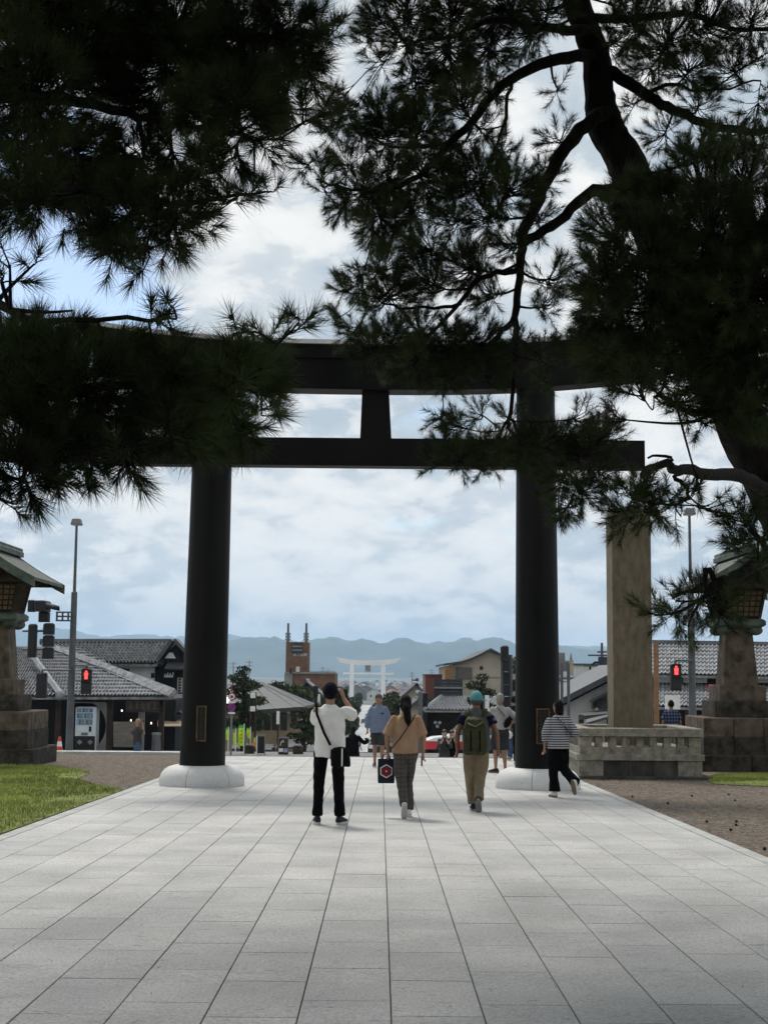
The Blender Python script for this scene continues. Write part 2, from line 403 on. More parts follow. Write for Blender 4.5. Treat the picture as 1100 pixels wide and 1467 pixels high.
def strip(name, poly, m, lift, kind='structure', parent=None):
    ys = sorted({p[1] for p in poly}); k = MB()
    return k.add([(x, y, gz(y) + lift) for x, y in poly], [tuple(range(len(poly)))]).build(name, m, parent, kind=kind)
cross = strip('crossing_road', [(-60, 47.5), (60, 47.5), (60, 58.9), (-60, 58.9)], m_asph, 0.006)
strip('pavement', [(-60, 40.3), (60, 40.3), (60, 47.4), (-60, 47.4)], mat('pavement stone', (0.33, 0.335, 0.325), 0.8, 0.1, 2), 0.012)
for i in range(-14, 15):
    strip('road_marking', [(i * 4.0, 53.1), (i * 4.0 + 2.2, 53.1), (i * 4.0 + 2.2, 53.25), (i * 4.0, 53.25)], m_line, 0.012, kind=None, parent=cross)
# approach road dropping to the town
m_road = mat('pale road paving', (0.36, 0.37, 0.365), 0.75, 0.1, 0.3)
def rx(y): return -0.6 - 5.0 * (y - 60) / 572
k = MB(); ys = [59, 62, 66, 72, 78, 95, 120, 160, 200, 257, 330, 430, 600, 760]
for a, b in zip(ys, ys[1:]):
    k.add([(rx(a) - 3.7, a, gz(a) + .02), (rx(a) + 3.7, a, gz(a) + .02), (rx(b) + 3.7, b, gz(b) + .02), (rx(b) - 3.7, b, gz(b) + .02)], [(0, 1, 2, 3)])
road = k.build('approach_road', m_road, kind='structure')
k = MB()
for i in range(60):
    a = 64 + i * 8.0; b = a + 4
    if any(a < q < b for q in ys): continue
    k.add([(rx(a) - .08, a, gz(a) + .028), (rx(a) + .08, a, gz(a) + .028), (rx(b) + .08, b, gz(b) + .028), (rx(b) - .08, b, gz(b) + .028)], [(0, 1, 2, 3)])
k.build('road_marking', m_line, road, kind='stuff')

# ------------------------------------------------------------------ mountains
m_mt = mat('forested mountain', (0.035, 0.06, 0.045), 0.95, 0.3, 0.004, 0, col2=(0.07, 0.095, 0.06))
def ridge_h(x, prof):
    for (a, ha), (b, hb) in zip(prof, prof[1:]):
        if a <= x <= b:
            t = (x - a) / (b - a); return ha + (hb - ha) * t
    return prof[-1][1]
def mountain(name, d, prof, dep, seed, amp):
    # prof: crest heights in metres along x; the range has real depth with spurs
    xs = np.linspace(-5200, 5200, 420); rows = 16; V = []; F = []
    for i in range(rows):
        t = i / (rows - 1); y = d - dep / 2 + dep * t; s = math.sin(math.pi * min(1, t * 1.15)) ** 1.3 if t < .87 else max(0.0, (1 - t) / .13) * .3
        for x in xs:
            h = ridge_h(x, prof) * s
            h *= 1 + .35 * noise.noise((x / 420 + seed, y / 520, seed)) * (1 if abs(t - .43) > .12 else .25)
            h += amp * (noise.noise((x / 130 + seed, y / 150, seed + 5)) + .6 * noise.noise((x / 52 + seed, y / 70, seed + 9))) * s
            V.append((x, y, -20 + max(0, h)))
    n = len(xs)
    for i in range(rows - 1):
        for j in range(n - 1): F.append((i * n + j, i * n + j + 1, (i + 1) * n + j + 1, (i + 1) * n + j))
    rawmesh(name, np.array(V), np.array(F), m_mt, kind='structure', smooth=True)
def px_prof(pts, d):   # crest read off as (px, py) at distance d
    out = []
    for px, py in pts:
        p = at(px, py, d); out.append((p.x, p.z + 20))
    return [(-9000, out[0][1])] + out + [(9000, out[-1][1])]
mountain('mountains', 9000, px_prof([(-200, 930), (60, 926), (120, 922), (200, 930), (240, 936), (300, 925), (380, 914), (400, 912), (430, 919), (455, 915), (475, 914), (500, 921), (520, 916), (545, 921), (570, 916), (585, 914), (610, 925), (640, 919), (660, 916), (680, 922), (695, 916), (712, 917), (735, 927), (770, 924), (820, 930), (900, 934), (1000, 930), (1300, 934)], 9000), 3200, 1.7, 24)
mountain('mountains', 13500, px_prof([(-200, 905), (60, 902), (85, 899), (105, 903), (150, 912), (200, 908), (250, 914), (320, 911), (335, 910), (370, 920), (560, 928), (700, 926), (830, 927), (860, 927), (1000, 933), (1300, 930)], 13500), 2600, 6.3, 26)
# haze
k = MB(); k.box(-9500, 9500, -430, 18500, -40, 520)
hz = k.build('haze', None, kind='stuff'); tag(hz, 'pale blue summer haze over the plain and mountains', 'haze')
hm = bpy.data.materials.new('haze'); hm.use_nodes = True; t = hm.node_tree; t.nodes.clear()
vo = t.nodes.new('ShaderNodeVolumePrincipled'); vo.inputs['Color'].default_value = (0.54, 0.75, 1.0, 1); vo.inputs['Density'].default_value = 9e-5
vo.inputs['Anisotropy'].default_value = 0.25
ou = t.nodes.new('ShaderNodeOutputMaterial'); t.links.new(vo.outputs[0], ou.inputs['Volume'])
hz.data.materials.clear(); hz.data.materials.append(hm)

# fallen pine needles and bark crumbs on the near paving
rl = np.random.RandomState(15); V = []; F = []
for i in range(900):
    y = 5.5 + 17 * rl.rand() ** 1.3; x = rl.uniform(-3.9, 3.6); a = rl.normal(0, .5) if rl.rand() < .7 else rl.uniform(0, 3.1); L = rl.uniform(.03, .085); z = pz(y) + .003
    dx, dy = math.cos(a) * L / 2, math.sin(a) * L / 2; w = rl.uniform(.0012, .0026); nx, ny = -dy / L * 2 * w, dx / L * 2 * w; n = len(V); bend = rl.normal(0, .006)
    V += [(x - dx - nx, y - dy - ny, pz(y - dy) + .0025), (x - dx + nx, y - dy + ny, pz(y - dy) + .0025), (x + nx + bend, y + ny + bend, z + .003), (x - nx + bend, y - ny + bend, z + .003), (x + dx, y + dy, pz(y + dy) + .0025), (x + dx + nx * .4, y + dy + ny * .4, pz(y + dy) + .0025)]
    F += [(n, n + 3, n + 2), (n, n + 2, n + 1), (n + 3, n + 4, n + 5), (n + 3, n + 5, n + 2)]
o = rawmesh('fallen_needles', np.array(V), np.array(F), mat('dry fallen needles', (.07, .055, .035), .9, .4, 3), kind='stuff'); tag(o, 'dry pine needles fallen across the granite paving', 'needles')
# ================================================================== torii gate
DT = 25.3
m_steel = mat('weathered dark steel', (0.0062, 0.006, 0.0052), 0.5, 0.3, 1.4, 0.08, 14, spec=0.13, stretch=(1, 1, .25))
m_cap = mat('sky-pale roof metal', (0.66, 0.67, 0.67), 0.4, 0.1, 2)  # pale tone carries the sky light caught along the top edge
m_granite = mat('pale granite', (0.58, 0.58, 0.57), 0.7, 0.10, 60.0, 0.15, 150)
m_gold = mat('gilt metal', (0.13, 0.085, 0.035), 0.5, 0.25, 8, metal=.5)
m_plq = mat('black plaque lacquer', (0.006, 0.006, 0.007), 0.35, 0.1)
tc0 = at(530, 1118, DT); gzt = pz(DT)
torii = thing('torii_gate', 'tall dark steel torii gate spanning the paved approach on round granite bases', 'torii', (tc0.x, DT, gzt))
ppm = FPX / DT
def tz(py, px=530): return at(px, py, DT).z
bl, br = at(290, 1095, DT), at(770, 1097, DT)
tl, tr = at(306, 600, DT), at(767, 603, DT)
ktop = tz(562)
for b, t in ((bl, tl), (br, tr)):
    rb, rt = .40, .345
    top = b + (t - b) * ((ktop - b.z) / (t.z - b.z))
    k = MB(); n = 10; path = []; rad = []
    for i in range(n + 1):
        q = i / n; c = Vector((b.x, DT, gzt + .05)).lerp(Vector((top.x, DT, ktop + .03)), q); path.append(c); rad.append(rb + (rt - rb) * q)
    k.tube(path, rad, 48); pil = k.build('pillar', m_steel, torii, smooth='auto')
    # weld rings
    # base of rounded granite segments
    cx = b.x
    prof = [(.41, .0), (.735, .0), (.745, .06), (.74, .14), (.71, .22), (.655, .29), (.58, .335), (.50, .36), (.41, .365)]
    for s in range(6):
        a0 = s * math.pi / 3 + .28; a1 = a0 + math.pi / 3 - .012
        k = MB(); seg = 12; rings = []
        for j in range(seg + 1):
            a = a0 + (a1 - a0) * j / seg; rings.append([(cx + r * math.cos(a), DT + r * math.sin(a), gzt - .01 + z) for r, z in prof])
        k.rings(rings); k.build('base_stone', m_granite, torii, smooth='auto')
def beam(name, x0, x1, zb, zt, dep, m, curve=0.0, flare=0.0, n=24, tip=0.0):
    rings = []
    cx = tc0.x; half = (x1 - x0) / 2
    for i in range(n + 1):
        q = -1 + 2 * i / n; x = (x0 + x1) / 2 + half * q; c = curve * abs(q) ** 2.6
        xo = tip * q
        rings.append([(x, DT - dep / 2, zb + c), (x, DT + dep / 2, zb + c), (x + xo, DT + dep / 2 + flare, zt + c * 1.12), (x + xo, DT - dep / 2 - flare, zt + c * 1.12)])
    return MB().rings(rings).build(name, m, torii)
xc = tc0.x
beam('tie_beam', xc - 4.86, xc + 4.86, tz(669.5), tz(630), .36, m_steel)
beam('lower_lintel', xc - 5.05, xc + 5.05, ktop, tz(519), .50, m_steel, .30)
top = beam('upper_lintel', xc - 5.22, xc + 5.22, tz(518.6), tz(500), .60, m_steel, .33, .03, tip=.06)
k = MB(); rings = []
for i in range(25):
    q = -1 + i / 12; x = xc + 5.42 * q; c = .33 * abs(q) ** 2.6; z = tz(499.6) + c * 1.13
    rings.append([(x, DT - .38, z), (x, DT + .38, z), (x, DT + .38, z + .075), (x, DT, z + .15), (x, DT - .38, z + .075)])
k.rings(rings).build('roof_cap', m_cap, torii)
a, b_, c, d = at(519, 563, DT), at(557, 563, DT), at(560.5, 630, DT), at(516, 630, DT)
k = MB(); k.prism([(d.x, tz(629.7)), (c.x, tz(629.7)), (b_.x, ktop - .002), (a.x, ktop - .002)], DT - .16, DT + .16); k.build('strut', m_steel, torii)
# wedges where the tie beam passes the pillars
for xx, pxx in ((tl.x, 306), (tr.x, 767)):
    for s in (-1, 1):
        k = MB(); x = xx + s * .40; k.box(x - .10, x + .10, DT - .10, DT + .10, tz(630) + .003, tz(630) + .09, .02); k.build('wedge', m_steel, torii)
# plaques
def plaque(px0, px1, py0, py1, cx, ncol, nch):
    y = DT - .40 - .012
    p0, p1 = at(px0, py1, y), at(px1, py0, y); x0, x1, z0, z1 = p0.x, p1.x, p0.z, p1.z
    k = MB(); k.box(x0, x1, y - .012, y + .05, z0, z1); pl = k.build('plaque', m_plq, torii)
    f = .022; k = MB()
    k.box(x0, x0 + f, y - .026, y - .013, z0, z1); k.box(x1 - f, x1, y - .026, y - .013, z0, z1)
    k.box(x0 + f, x1 - f, y - .026, y - .013, z0, z0 + f); k.box(x0 + f, x1 - f, y - .026, y - .013, z1 - f, z1); k.build('frame', m_gold, pl)
    # worn raised characters: strokes too worn to read
    rng = random.Random(int(px0)); w = (x1 - x0 - 2 * f) / (ncol + .4)
    for cidx in range(ncol):
        for i in range(nch):
            cxx = x0 + f + w * (cidx + .7); cz = z1 - f - (i + .7) * (z1 - z0 - 2 * f) / (nch + .3); s = min(w, (z1 - z0) / nch) * .34
            k = MB()
            for q in range(4):
                dz = (q - 1.5) * s * .5; wx = s * rng.uniform(.5, 1); k.box(cxx - wx, cxx + wx, y - .019, y - .0125, cz + dz - .004, cz + dz + .004)
            k.box(cxx - .004, cxx + .004, y - .0195, y - .0125, cz - s * .9, cz + s * .9); k.build('character', mat('dull gilt lettering', (.035, .03, .02), .6, .1), pl)
plaque(281, 296.5, 1011, 1062, bl.x, 1, 9)
plaque(768, 787, 1015, 1066, br.x, 2, 8)
# ================================================================== the two near pines
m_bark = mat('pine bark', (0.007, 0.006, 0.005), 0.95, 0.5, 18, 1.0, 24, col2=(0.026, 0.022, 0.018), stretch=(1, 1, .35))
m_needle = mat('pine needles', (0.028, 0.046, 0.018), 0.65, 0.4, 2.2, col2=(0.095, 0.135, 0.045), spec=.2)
def smooth_path(pts, sub=4):
    P = [Vector(p) for p in pts]; out = []
    for i in range(len(P) - 1):
        a, b, c, d = P[max(i - 1, 0)], P[i], P[i + 1], P[min(i + 2, len(P) - 1)]
        for j in range(sub):
            t = j / sub
            out.append(.5 * ((2 * b) + (c - a) * t + (2 * a - 5 * b + 4 * c - d) * t * t + (3 * b - a - 3 * c + d) * t ** 3))
    out.append(P[-1]); return out
def needle_mesh(tp, td, npt, nlen, nw, shoot, rng):
    # tp (n,3) tuft base, td (n,3) shoot direction
    n = len(tp); K = n * npt
    base = np.repeat(tp, npt, 0); ax = np.repeat(td, npt, 0)
    r = rng.normal(size=(K, 3)); r -= ax * np.sum(r * ax, 1)[:, None]; r /= np.linalg.norm(r, axis=1)[:, None]
    th = np.radians(rng.uniform(18, 68, K)); t = rng.uniform(0, 1, K) ** .7
    th *= (1.12 - .45 * t)
    d = ax * np.cos(th)[:, None] + r * np.sin(th)[:, None]
    b = base + ax * (t * shoot)[:, None]
    L = nlen * rng.uniform(.7, 1.12, K)
    s = np.cross(d, rng.normal(size=(K, 3))); s /= np.linalg.norm(s, axis=1)[:, None]
    tip = b + d * L[:, None]; tip[:, 2] -= .06 * L * rng.uniform(0, 1, K)
    V = np.empty((K * 3, 3)); V[0::3] = b - s * nw / 2; V[1::3] = b + s * nw / 2; V[2::3] = tip
    F = np.arange(K * 3).reshape(-1, 3)
    return V, F
LIMB = .8
def near_pine(name, label, base, trunk, limbs, clumps, shade_clumps, seed, npt=80, nlen=.105, nw=.0032, shoot=.085, group=None):
    """trunk: [(point, radius)], limbs: list of [(point, radius)], clumps: (centre, radii, tufts)"""
    rng = np.random.RandomState(seed); rr = random.Random(seed)
    root = thing(name, label, 'tree', base, group)
    pts = smooth_path([p for p, r in trunk], 5); k = MB()
    def interp_r(lst, sub):
        out = []
        for i in range(len(lst) - 1):
            for j in range(sub): out.append(lst[i] + (lst[i + 1] - lst[i]) * j / sub)
        return out + [lst[-1]]
    random.seed(seed)
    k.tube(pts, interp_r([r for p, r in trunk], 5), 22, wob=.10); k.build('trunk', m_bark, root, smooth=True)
    anchors = [(Vector(p), r) for p, r in zip(pts, interp_r([r for p, r in trunk], 5))]
    for lb in limbs:
        lb = [(p, r * LIMB) for p, r in lb]; q = smooth_path([p for p, r in lb], 5); q = [p + Vector((rr.uniform(-1, 1), rr.uniform(-1, 1), rr.uniform(-1, 1))) * .012 for p in q]
        rad = interp_r([r for p, r in lb], 5); k = MB(); k.tube(q, rad, 10, wob=.08); k.build('limb', m_bark, root, smooth=True)
        anchors += list(zip(q, rad))
    A = np.array([tuple(p) for p, r in anchors]); AR = np.array([r for p, r in anchors])
    tw = MB(); TP = []; TD = []
    for c, rad, n in clumps:
        c = np.array(c, float); rad = np.array(rad, float)
        dist = np.linalg.norm(A - c, axis=1) + np.maximum(0, A[:, 2] - c[2]) * .2 + np.maximum(0, c[2] - A[:, 2]) * 1.3
        i = int(np.argmin(dist)); a = A[i]; L = np.linalg.norm(c - a)
        mid = (a + c) / 2 + rng.normal(0, .055, 3) * L + np.array((0, 0, -.06 * L))
        spine = smooth_path([a, mid, c], 4)
        r0 = min(AR[i] * .6, .009 + .011 * L)
        tw.tube(spine, [r0 + (.004 - r0) * j / (len(spine) - 1) for j in range(len(spine))], 5)
        sp_np = np.array([tuple(p) for p in spine])
        for _ in range(int(n)):
            u = rng.normal(size=3); u /= np.linalg.norm(u); rr_ = rng.uniform(.25, 1) ** .55
            p = c + u * rad * rr_
            dd = np.linalg.norm(sp_np - p, axis=1); j = int(np.argmin(dd)); j = max(0, j - 1); s0 = sp_np[j]
            out = p - s0; lo = np.linalg.norm(out) + 1e-6
            td = out / lo * .8 + np.array((0, 0, .42)) + u * .35 + rng.normal(0, .22, 3); td /= np.linalg.norm(td)
            TP.append(p); TD.append(td)
            if rng.rand() < .75:
                m = (s0 + p) / 2 + rng.normal(0, .06, 3) * lo - td * .12 * lo
                tw.tube([s0, m, p, p + td * .05], [.0045, .0038, .003, .002], 3, cap=False)
    tw.build('twigs', m_bark, root, kind='stuff')
    V, F = needle_mesh(np.array(TP), np.array(TD), npt, nlen, nw, shoot, rng)
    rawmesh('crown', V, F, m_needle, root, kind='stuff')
    if shade_clumps:
        TP = []; TD = []
        for c, rad, n in shade_clumps:
            for _ in range(n):
                u = rng.normal(size=3); u /= np.linalg.norm(u); TP.append(np.array(c) + u * np.array(rad) * rng.uniform(.2, 1) ** .6); t = u + np.array((0, 0, .5)); TD.append(t / np.linalg.norm(t))
        V, F = needle_mesh(np.array(TP), np.array(TD), 20, .20, .030, .14, rng)
        rawmesh('crown', V, F, m_needle, root, kind='stuff')  # unseen coarse foliage, added overhead to shade the near paving
    return root
def pxclump(px, py, r, D, dens=1.0, deep=1.25, per=18):
    s = D / FPX; c = at(px, py, D); rm = r * s; re = max(rm - (.055 if per == 18 else .042), .03)
    return (tuple(c), (re, re * deep + .08, re * .92), max(2, int(dens * per * (rm / .1) ** 2)))
def limb(pts, r0, r1, D):
    n = len(pts); out = []
    for i, p in enumerate(pts):
        d = p[2] if len(p) > 2 else D
        out.append((at(p[0], p[1], d), r0 + (r1 - r0) * i / (n - 1)))
    return out

# --- left pine
rg = random.Random(21)
CL = []
U = 5.7
for px, py, r in [(40, 30, 110), (150, 30, 105), (255, 40, 95), (345, 45, 75), (415, 50, 50), (455, 42, 30), (478, 45, 14), (330, 110, 75), (395, 105, 55), (435, 90, 32),
                  (40, 130, 90), (110, 85, 80), (240, 105, 85), (345, 150, 60), (405, 150, 42), (440, 172, 20), (455, 165, 12), (290, 170, 45), (50, 225, 85), (125, 235, 70), (200, 235, 50), (250, 225, 40), (300, 235, 42), (330, 215, 35), (375, 200, 26),
                  (45, 280, 45), (120, 300, 60), (185, 310, 60), (245, 310, 48), (285, 320, 30), (325, 290, 28), (360, 283, 18), (388, 274, 10), (180, 360, 32), (240, 345, 30), (150, 340, 30), (20, 290, 30), (205, 380, 16), (165, 375, 14)]:
    CL.append(pxclump(px, py, r, U + rg.uniform(-.5, .5), 1.1))
Lw = 4.9
for px, py, r in [(15, 380, 16), (50, 378, 11), (5, 400, 18), (15, 470, 60), (60, 470, 55), (110, 478, 45), (105, 445, 14), (170, 490, 50), (230, 490, 42), (250, 445, 14), (225, 460, 20), (290, 500, 45), (345, 500, 35), (385, 492, 26), (415, 470, 14), (428, 462, 9), (335, 478, 16),
                  (30, 560, 95), (120, 560, 85), (200, 560, 75), (270, 560, 65), (330, 555, 48), (365, 540, 32), (395, 530, 18), (375, 590, 20), (390, 578, 12),
                  (40, 630, 80), (110, 640, 60), (180, 630, 55), (250, 615, 50), (310, 610, 42), (345, 612, 22), (270, 645, 22), (180, 668, 22), (30, 690, 42), (80, 680, 32), (20, 722, 20), (125, 695, 16), (310, 640, 18)]:
    if 455 < py < 505 and r > 30: py += 30; r -= 6
    CL.append(pxclump(px, py, r, Lw + rg.uniform(-.35, .45), 1.15))
base = Vector((-5.0, 6.6, pz(6.6)))
trunk = [(base, .24), (base + Vector((.1, 0, 1.2)), .20), (base + Vector((-.05, .1, 2.6)), .18), (base + Vector((.1, -.1, 4.2)), .15), (base + Vector((.3, -.2, 6)), .10), (base + Vector((.3, 0, 8)), .05)]
tp = lambda h: base + Vector((.05, 0, h))
limbs = [[(tp(2.4), .07), (at(-300, 560, 5.6), .05), (at(-60, 570, 5.0), .03), (at(120, 560, 4.9), .02), (at(300, 540, 4.9), .012), (at(400, 500, 4.95), .008)],
         [(tp(2.3), .06), (at(-200, 680, 5.2), .045), (at(20, 650, 4.9), .03), (at(180, 640, 4.8), .015)],
         [(tp(3.0), .05), (at(-150, 430, 5.3), .03), (at(60, 460, 5.0), .014), (at(240, 455, 4.9), .008)],
         [(tp(3.4), .09), (at(-250, 120, 6.2), .07), (at(-20, 130, 5.8), .045), (at(140, 150, 5.6), .026), (at(210, 172, 5.6), .022), (at(300, 185, 5.6), .016), (at(370, 200, 5.6), .009)],
         [(tp(3.3), .08), (at(-200, 290, 6.0), .05), (at(40, 270, 5.7), .035), (at(200, 285, 5.6), .02), (at(270, 290, 5.6), .013), (at(380, 278, 5.6), .006)],
         [(tp(4.2), .09), (at(-200, -20, 6.3), .06), (at(60, 20, 5.8), .045), (at(250, 40, 5.7), .03), (at(400, 60, 5.7), .016), (at(470, 45, 5.7), .008)]]
er = random.Random(5)
def shade_crown(n, xr, yr, zr, tufts):  # clumps kept above the view, added to block sky and sun
    out = []
    while len(out) < n:
        y = er.uniform(*yr); z = er.uniform(*zr)
        if z < 1.55 + .50 * y + 1.0 and y > 1.0: continue
        out.append(((er.uniform(*xr), y, z), (.75, .75, .4), tufts))
    return out
shade_clumps = shade_crown(330, (-7.5, .5), (-3.0, 19.0), (5.2, 14.0), 46)
pine_left = near_pine('pine_tree', 'dark overhanging pine whose trunk stands beside the lawn', tuple(base), trunk, limbs, CL, shade_clumps, 31)

# --- right pine
CR = []
B = 9.7
for px, py, r, q in [(540, 25, 24, 1), (585, 15, 40, 1), (650, 15, 45, 1), (715, 12, 45, 1), (525, 60, 14, 1), (545, 88, 16, .8), (585, 65, 32, .9), (640, 70, 42, .9), (700, 75, 38, .8), (755, 50, 38, .8), (785, 15, 38, .9), (530, 45, 18, 1),
                     (492, 140, 16, 1), (485, 170, 22, 1), (505, 165, 22, 1), (470, 190, 16, 1), (545, 165, 26, 1), (560, 190, 34, .9), (605, 130, 40, 1), (600, 185, 38, .9), (660, 150, 36, .7), (650, 110, 30, .8), (520, 195, 24, .9), (700, 130, 30, .6),
                     (437, 240, 13, 1.2), (462, 245, 18, 1), (465, 275, 16, .9), (500, 235, 24, .6), (520, 275, 34, 1), (560, 255, 36, 1), (610, 250, 36, 1), (495, 292, 22, 1), (545, 310, 36, 1.1), (590, 305, 34, 1), (535, 338, 18, 1), (650, 270, 36, 1), (690, 250, 36, .9), (640, 215, 30, .8), (690, 190, 26, .5),
                     (700, 310, 38, .9), (735, 270, 38, .9), (650, 320, 24, .8), (770, 320, 30, .5), (560, 345, 18, .9), (780, 260, 28, .6), (800, 200, 22, .5), (720, 215, 26, .6),
                     (550, 385, 26, 1), (515, 405, 24, 1), (492, 415, 12, 1), (560, 425, 32, 1), (610, 400, 38, 1), (670, 385, 38, 1), (610, 355, 28, .9), (700, 420, 28, .8), (530, 440, 20, .9), (790, 400, 30, .6), (780, 440, 26, .5), (730, 350, 28, .7),
                     (485, 455, 13, 1), (505, 478, 20, 1), (530, 500, 26, 1), (560, 495, 32, 1), (600, 475, 30, .9), (560, 535, 18, 1), (600, 520, 34, 1), (645, 500, 38, 1), (690, 495, 32, .8), (640, 540, 22, 1), (735, 505, 26, .7), (700, 540, 22, .7), (775, 510, 24, .7), (780, 545, 20, .6), (820, 500, 24, .8),
                     (632, 600, 14, .9), (655, 610, 18, .9), (640, 640, 22, 1), (625, 665, 13, 1), (660, 660, 22, 1), (695, 650, 28, 1), (735, 645, 28, 1), (690, 672, 14, .9), (765, 640, 24, 1), (690, 595, 18, .6), (730, 600, 18, .6),
                     (800, 635, 30, 1), (835, 645, 32, 1), (865, 625, 28, .8), (880, 600, 18, .6), (805, 690, 30, 1), (835, 705, 24, 1), (800, 735, 14, 1), (815, 725, 18, 1), (860, 680, 22, .8), (830, 600, 22, .6), (870, 705, 12, .7),
                     (905, 35, 42, .6), (955, 55, 42, .7), (1015, 35, 46, .8), (1075, 30, 36, .6), (930, 100, 38, .55), (985, 100, 38, .7), (1050, 100, 36, .5), (1050, 195, 26, .6), (950, 195, 28, .5), (1090, 80, 26, .5), (880, 60, 30, .5), (1000, 150, 30, .5), (1085, 150, 30, .5), (890, 10, 30, .7), (1010, 215, 30, .7), (1090, 210, 26, .8), (800, 130, 18, .4), (905, 150, 20, .4)]:
    CR.append(pxclump(px, py, r, B + rg.uniform(-.6, .6), q * .95, per=31))
Fm = 7.0
for px, py, r in [(868, 395, 38), (875, 330, 38), (900, 290, 36), (945, 300, 50), (1000, 265, 55), (1065, 255, 50), (1090, 330, 65), (1010, 340, 72), (935, 370, 65), (875, 445, 50), (845, 480, 24), (930, 450, 65), (1000, 430, 72), (1080, 420, 75), (895, 520, 48), (865, 505, 30), (960, 520, 62), (1040, 510, 72), (1095, 570, 50), (975, 575, 32), (915, 560, 26), (1005, 605, 18), (1045, 580, 40), (1090, 490, 60), (850, 420, 24), (1060, 360, 50)]:
    CR.append(pxclump(px, py, r, Fm + rg.uniform(-.5, .6), 1.0, per=30))
for px, py, r, q in [(960, 715, 22, .6), (905, 712, 26, 1.2), (888, 733, 18, 1.2), (925, 730, 24, 1.2), (900, 745, 16, 1.2), (942, 735, 20, 1.1), (1000, 695, 20, .45), (1015, 725, 14, .5), (975, 740, 12, .7), (925, 700, 14, .6), (985, 715, 18, .5),
                     (1065, 745, 26, .9), (1055, 775, 20, 1), (1090, 770, 30, 1), (1085, 805, 26, 1), (1045, 735, 16, .8), (1000, 862, 26, 1), (960, 880, 24, 1), (938, 882, 12, 1), (985, 898, 15, .9), (1030, 878, 26, .9), (1025, 855, 18, .9), (968, 860, 13, .9)]:
    CR.append(pxclump(px, py, r, 7.3 + rg.uniform(-.3, .3), q, per=24))
base = Vector((5.35, 10.6, pz(10.6) - .05))
DT_ = 10.1
TR = .88
trunk = [(base, .33), (Vector((4.5, 10.5, .9)), .27), (at(1180, 815, 10.3), .245), (at(1105, 690, 10.2), .225), (at(1040, 560, DT_), .20), (at(965, 400, DT_), .175), (at(922, 300, DT_), .160), (at(893, 225, DT_), .150), (at(866, 180, DT_), .142), (at(858, 130, DT_), .118), (at(852, 75, DT_), .115), (at(826, 5, DT_), .105), (at(800, -90, DT_), .08), (at(790, -260, DT_), .05)]
limbs = [limb([(880, 165, 10.1), (850, 170), (800, 225), (765, 300), (747, 345), (745, 400), (738, 470), (735, 540), (727, 612)], .075, .014, 9.9),
         limb([(905, 275, 10.1), (850, 275), (800, 315), (752, 348)], .06, .04, 9.9),
         limb([(738, 455), (705, 490), (674, 525), (630, 548)], .03, .008, 9.8),
         limb([(742, 385), (690, 400), (653, 441), (592, 495), (540, 500)], .028, .007, 9.6),
         limb([(660, 437), (620, 442), (573, 440), (520, 420)], .017, .006, 9.6),
         limb([(738, 480), (760, 500), (785, 525)], .02, .006, 9.8),
         limb([(728, 600), (700, 645), (655, 655)], .014, .005, 9.7),
         limb([(728, 600), (770, 640), (830, 650)], .016, .006, 9.7),
         limb([(855, 80, 10.1), (800, 85), (731, 114), (676, 172), (627, 224), (575, 266), (506, 272), (455, 258)], .06, .008, 9.7),
         limb([(641, 204), (599, 212), (551, 207), (500, 165)], .02, .006, 9.7),
         limb([(731, 118), (720, 180), (700, 240), (690, 300)], .018, .006, 9.6),
         limb([(850, 45, 10.1), (800, 41), (706, 31), (644, 52), (570, 60)], .055, .008, 9.8),
         limb([(868, 100, 10.1), (928, 137), (973, 162), (1036, 185), (1130, 190)], .06, .03, 10.0),
         limb([(928, 137), (960, 120), (1010, 130), (1090, 115)], .022, .008, 9.9),
         limb([(848, 25, 10.1), (900, 28), (980, 20), (1050, 40), (1130, 45)], .045, .015, 9.9),
         limb([(985, 24), (950, 70), (940, 120)], .015, .006, 9.9),
         limb([(1000, 470, 10.0), (985, 440, 8.6), (960, 400, 7.4), (930, 380, 6.9), (880, 400, 6.9)], .085, .012, 7),
         limb([(1060, 590, 10.0), (1060, 540, 8.5), (1040, 480, 7.3), (1070, 380, 6.9), (1060, 280, 6.8)], .085, .014, 7),
         limb([(1048, 575, 10.0), (1020, 590, 8.6), (985, 590, 7.4), (940, 565, 7.0)], .05, .008, 7),
         limb([(1095, 700, 10.0), (1060, 684, 9.4), (1000, 676, 8.6), (968, 672, 8.2), (945, 664, 8.0), (918, 682, 7.9)], .062, .018, 8),
         limb([(950, 668), (962, 655), (930, 655)], .018, .008, 8.05),
         limb([(965, 680), (985, 705), (960, 725), (905, 715)], .016, .005, 7.6),
         limb([(1190, 800, 10.1), (1140, 790, 8.8), (1095, 800, 7.8), (1050, 828, 7.4), (1022, 836, 7.3), (1004, 860, 7.3)], .07, .014, 7.4),
         limb([(1030, 836), (1012, 818), (1009, 848)], .022, .010, 7.3),
         limb([(1100, 790, 7.8), (1080, 765, 7.3), (1065, 748, 7.2)], .025, .006, 7.3)]
shade_clumps = shade_crown(380, (-1.6, 7.5), (-3.0, 20.0), (6.0, 14.5), 46)
for i in range(20):
    shade_clumps.append(((5.2 + er.uniform(-1.2, 2.2), 7.2 + er.uniform(-3.2, 3.2), er.uniform(3.2, 6.8)), (.6, .6, .4), 26))
trunk = [(p, r * TR) for p, r in trunk]
pine_right = near_pine('pine_tree', 'leaning pine with crooked visible trunk spreading over the approach beside the gravel', tuple(base), trunk, limbs, CR, shade_clumps, 37, 72, .076, .0031, .12)
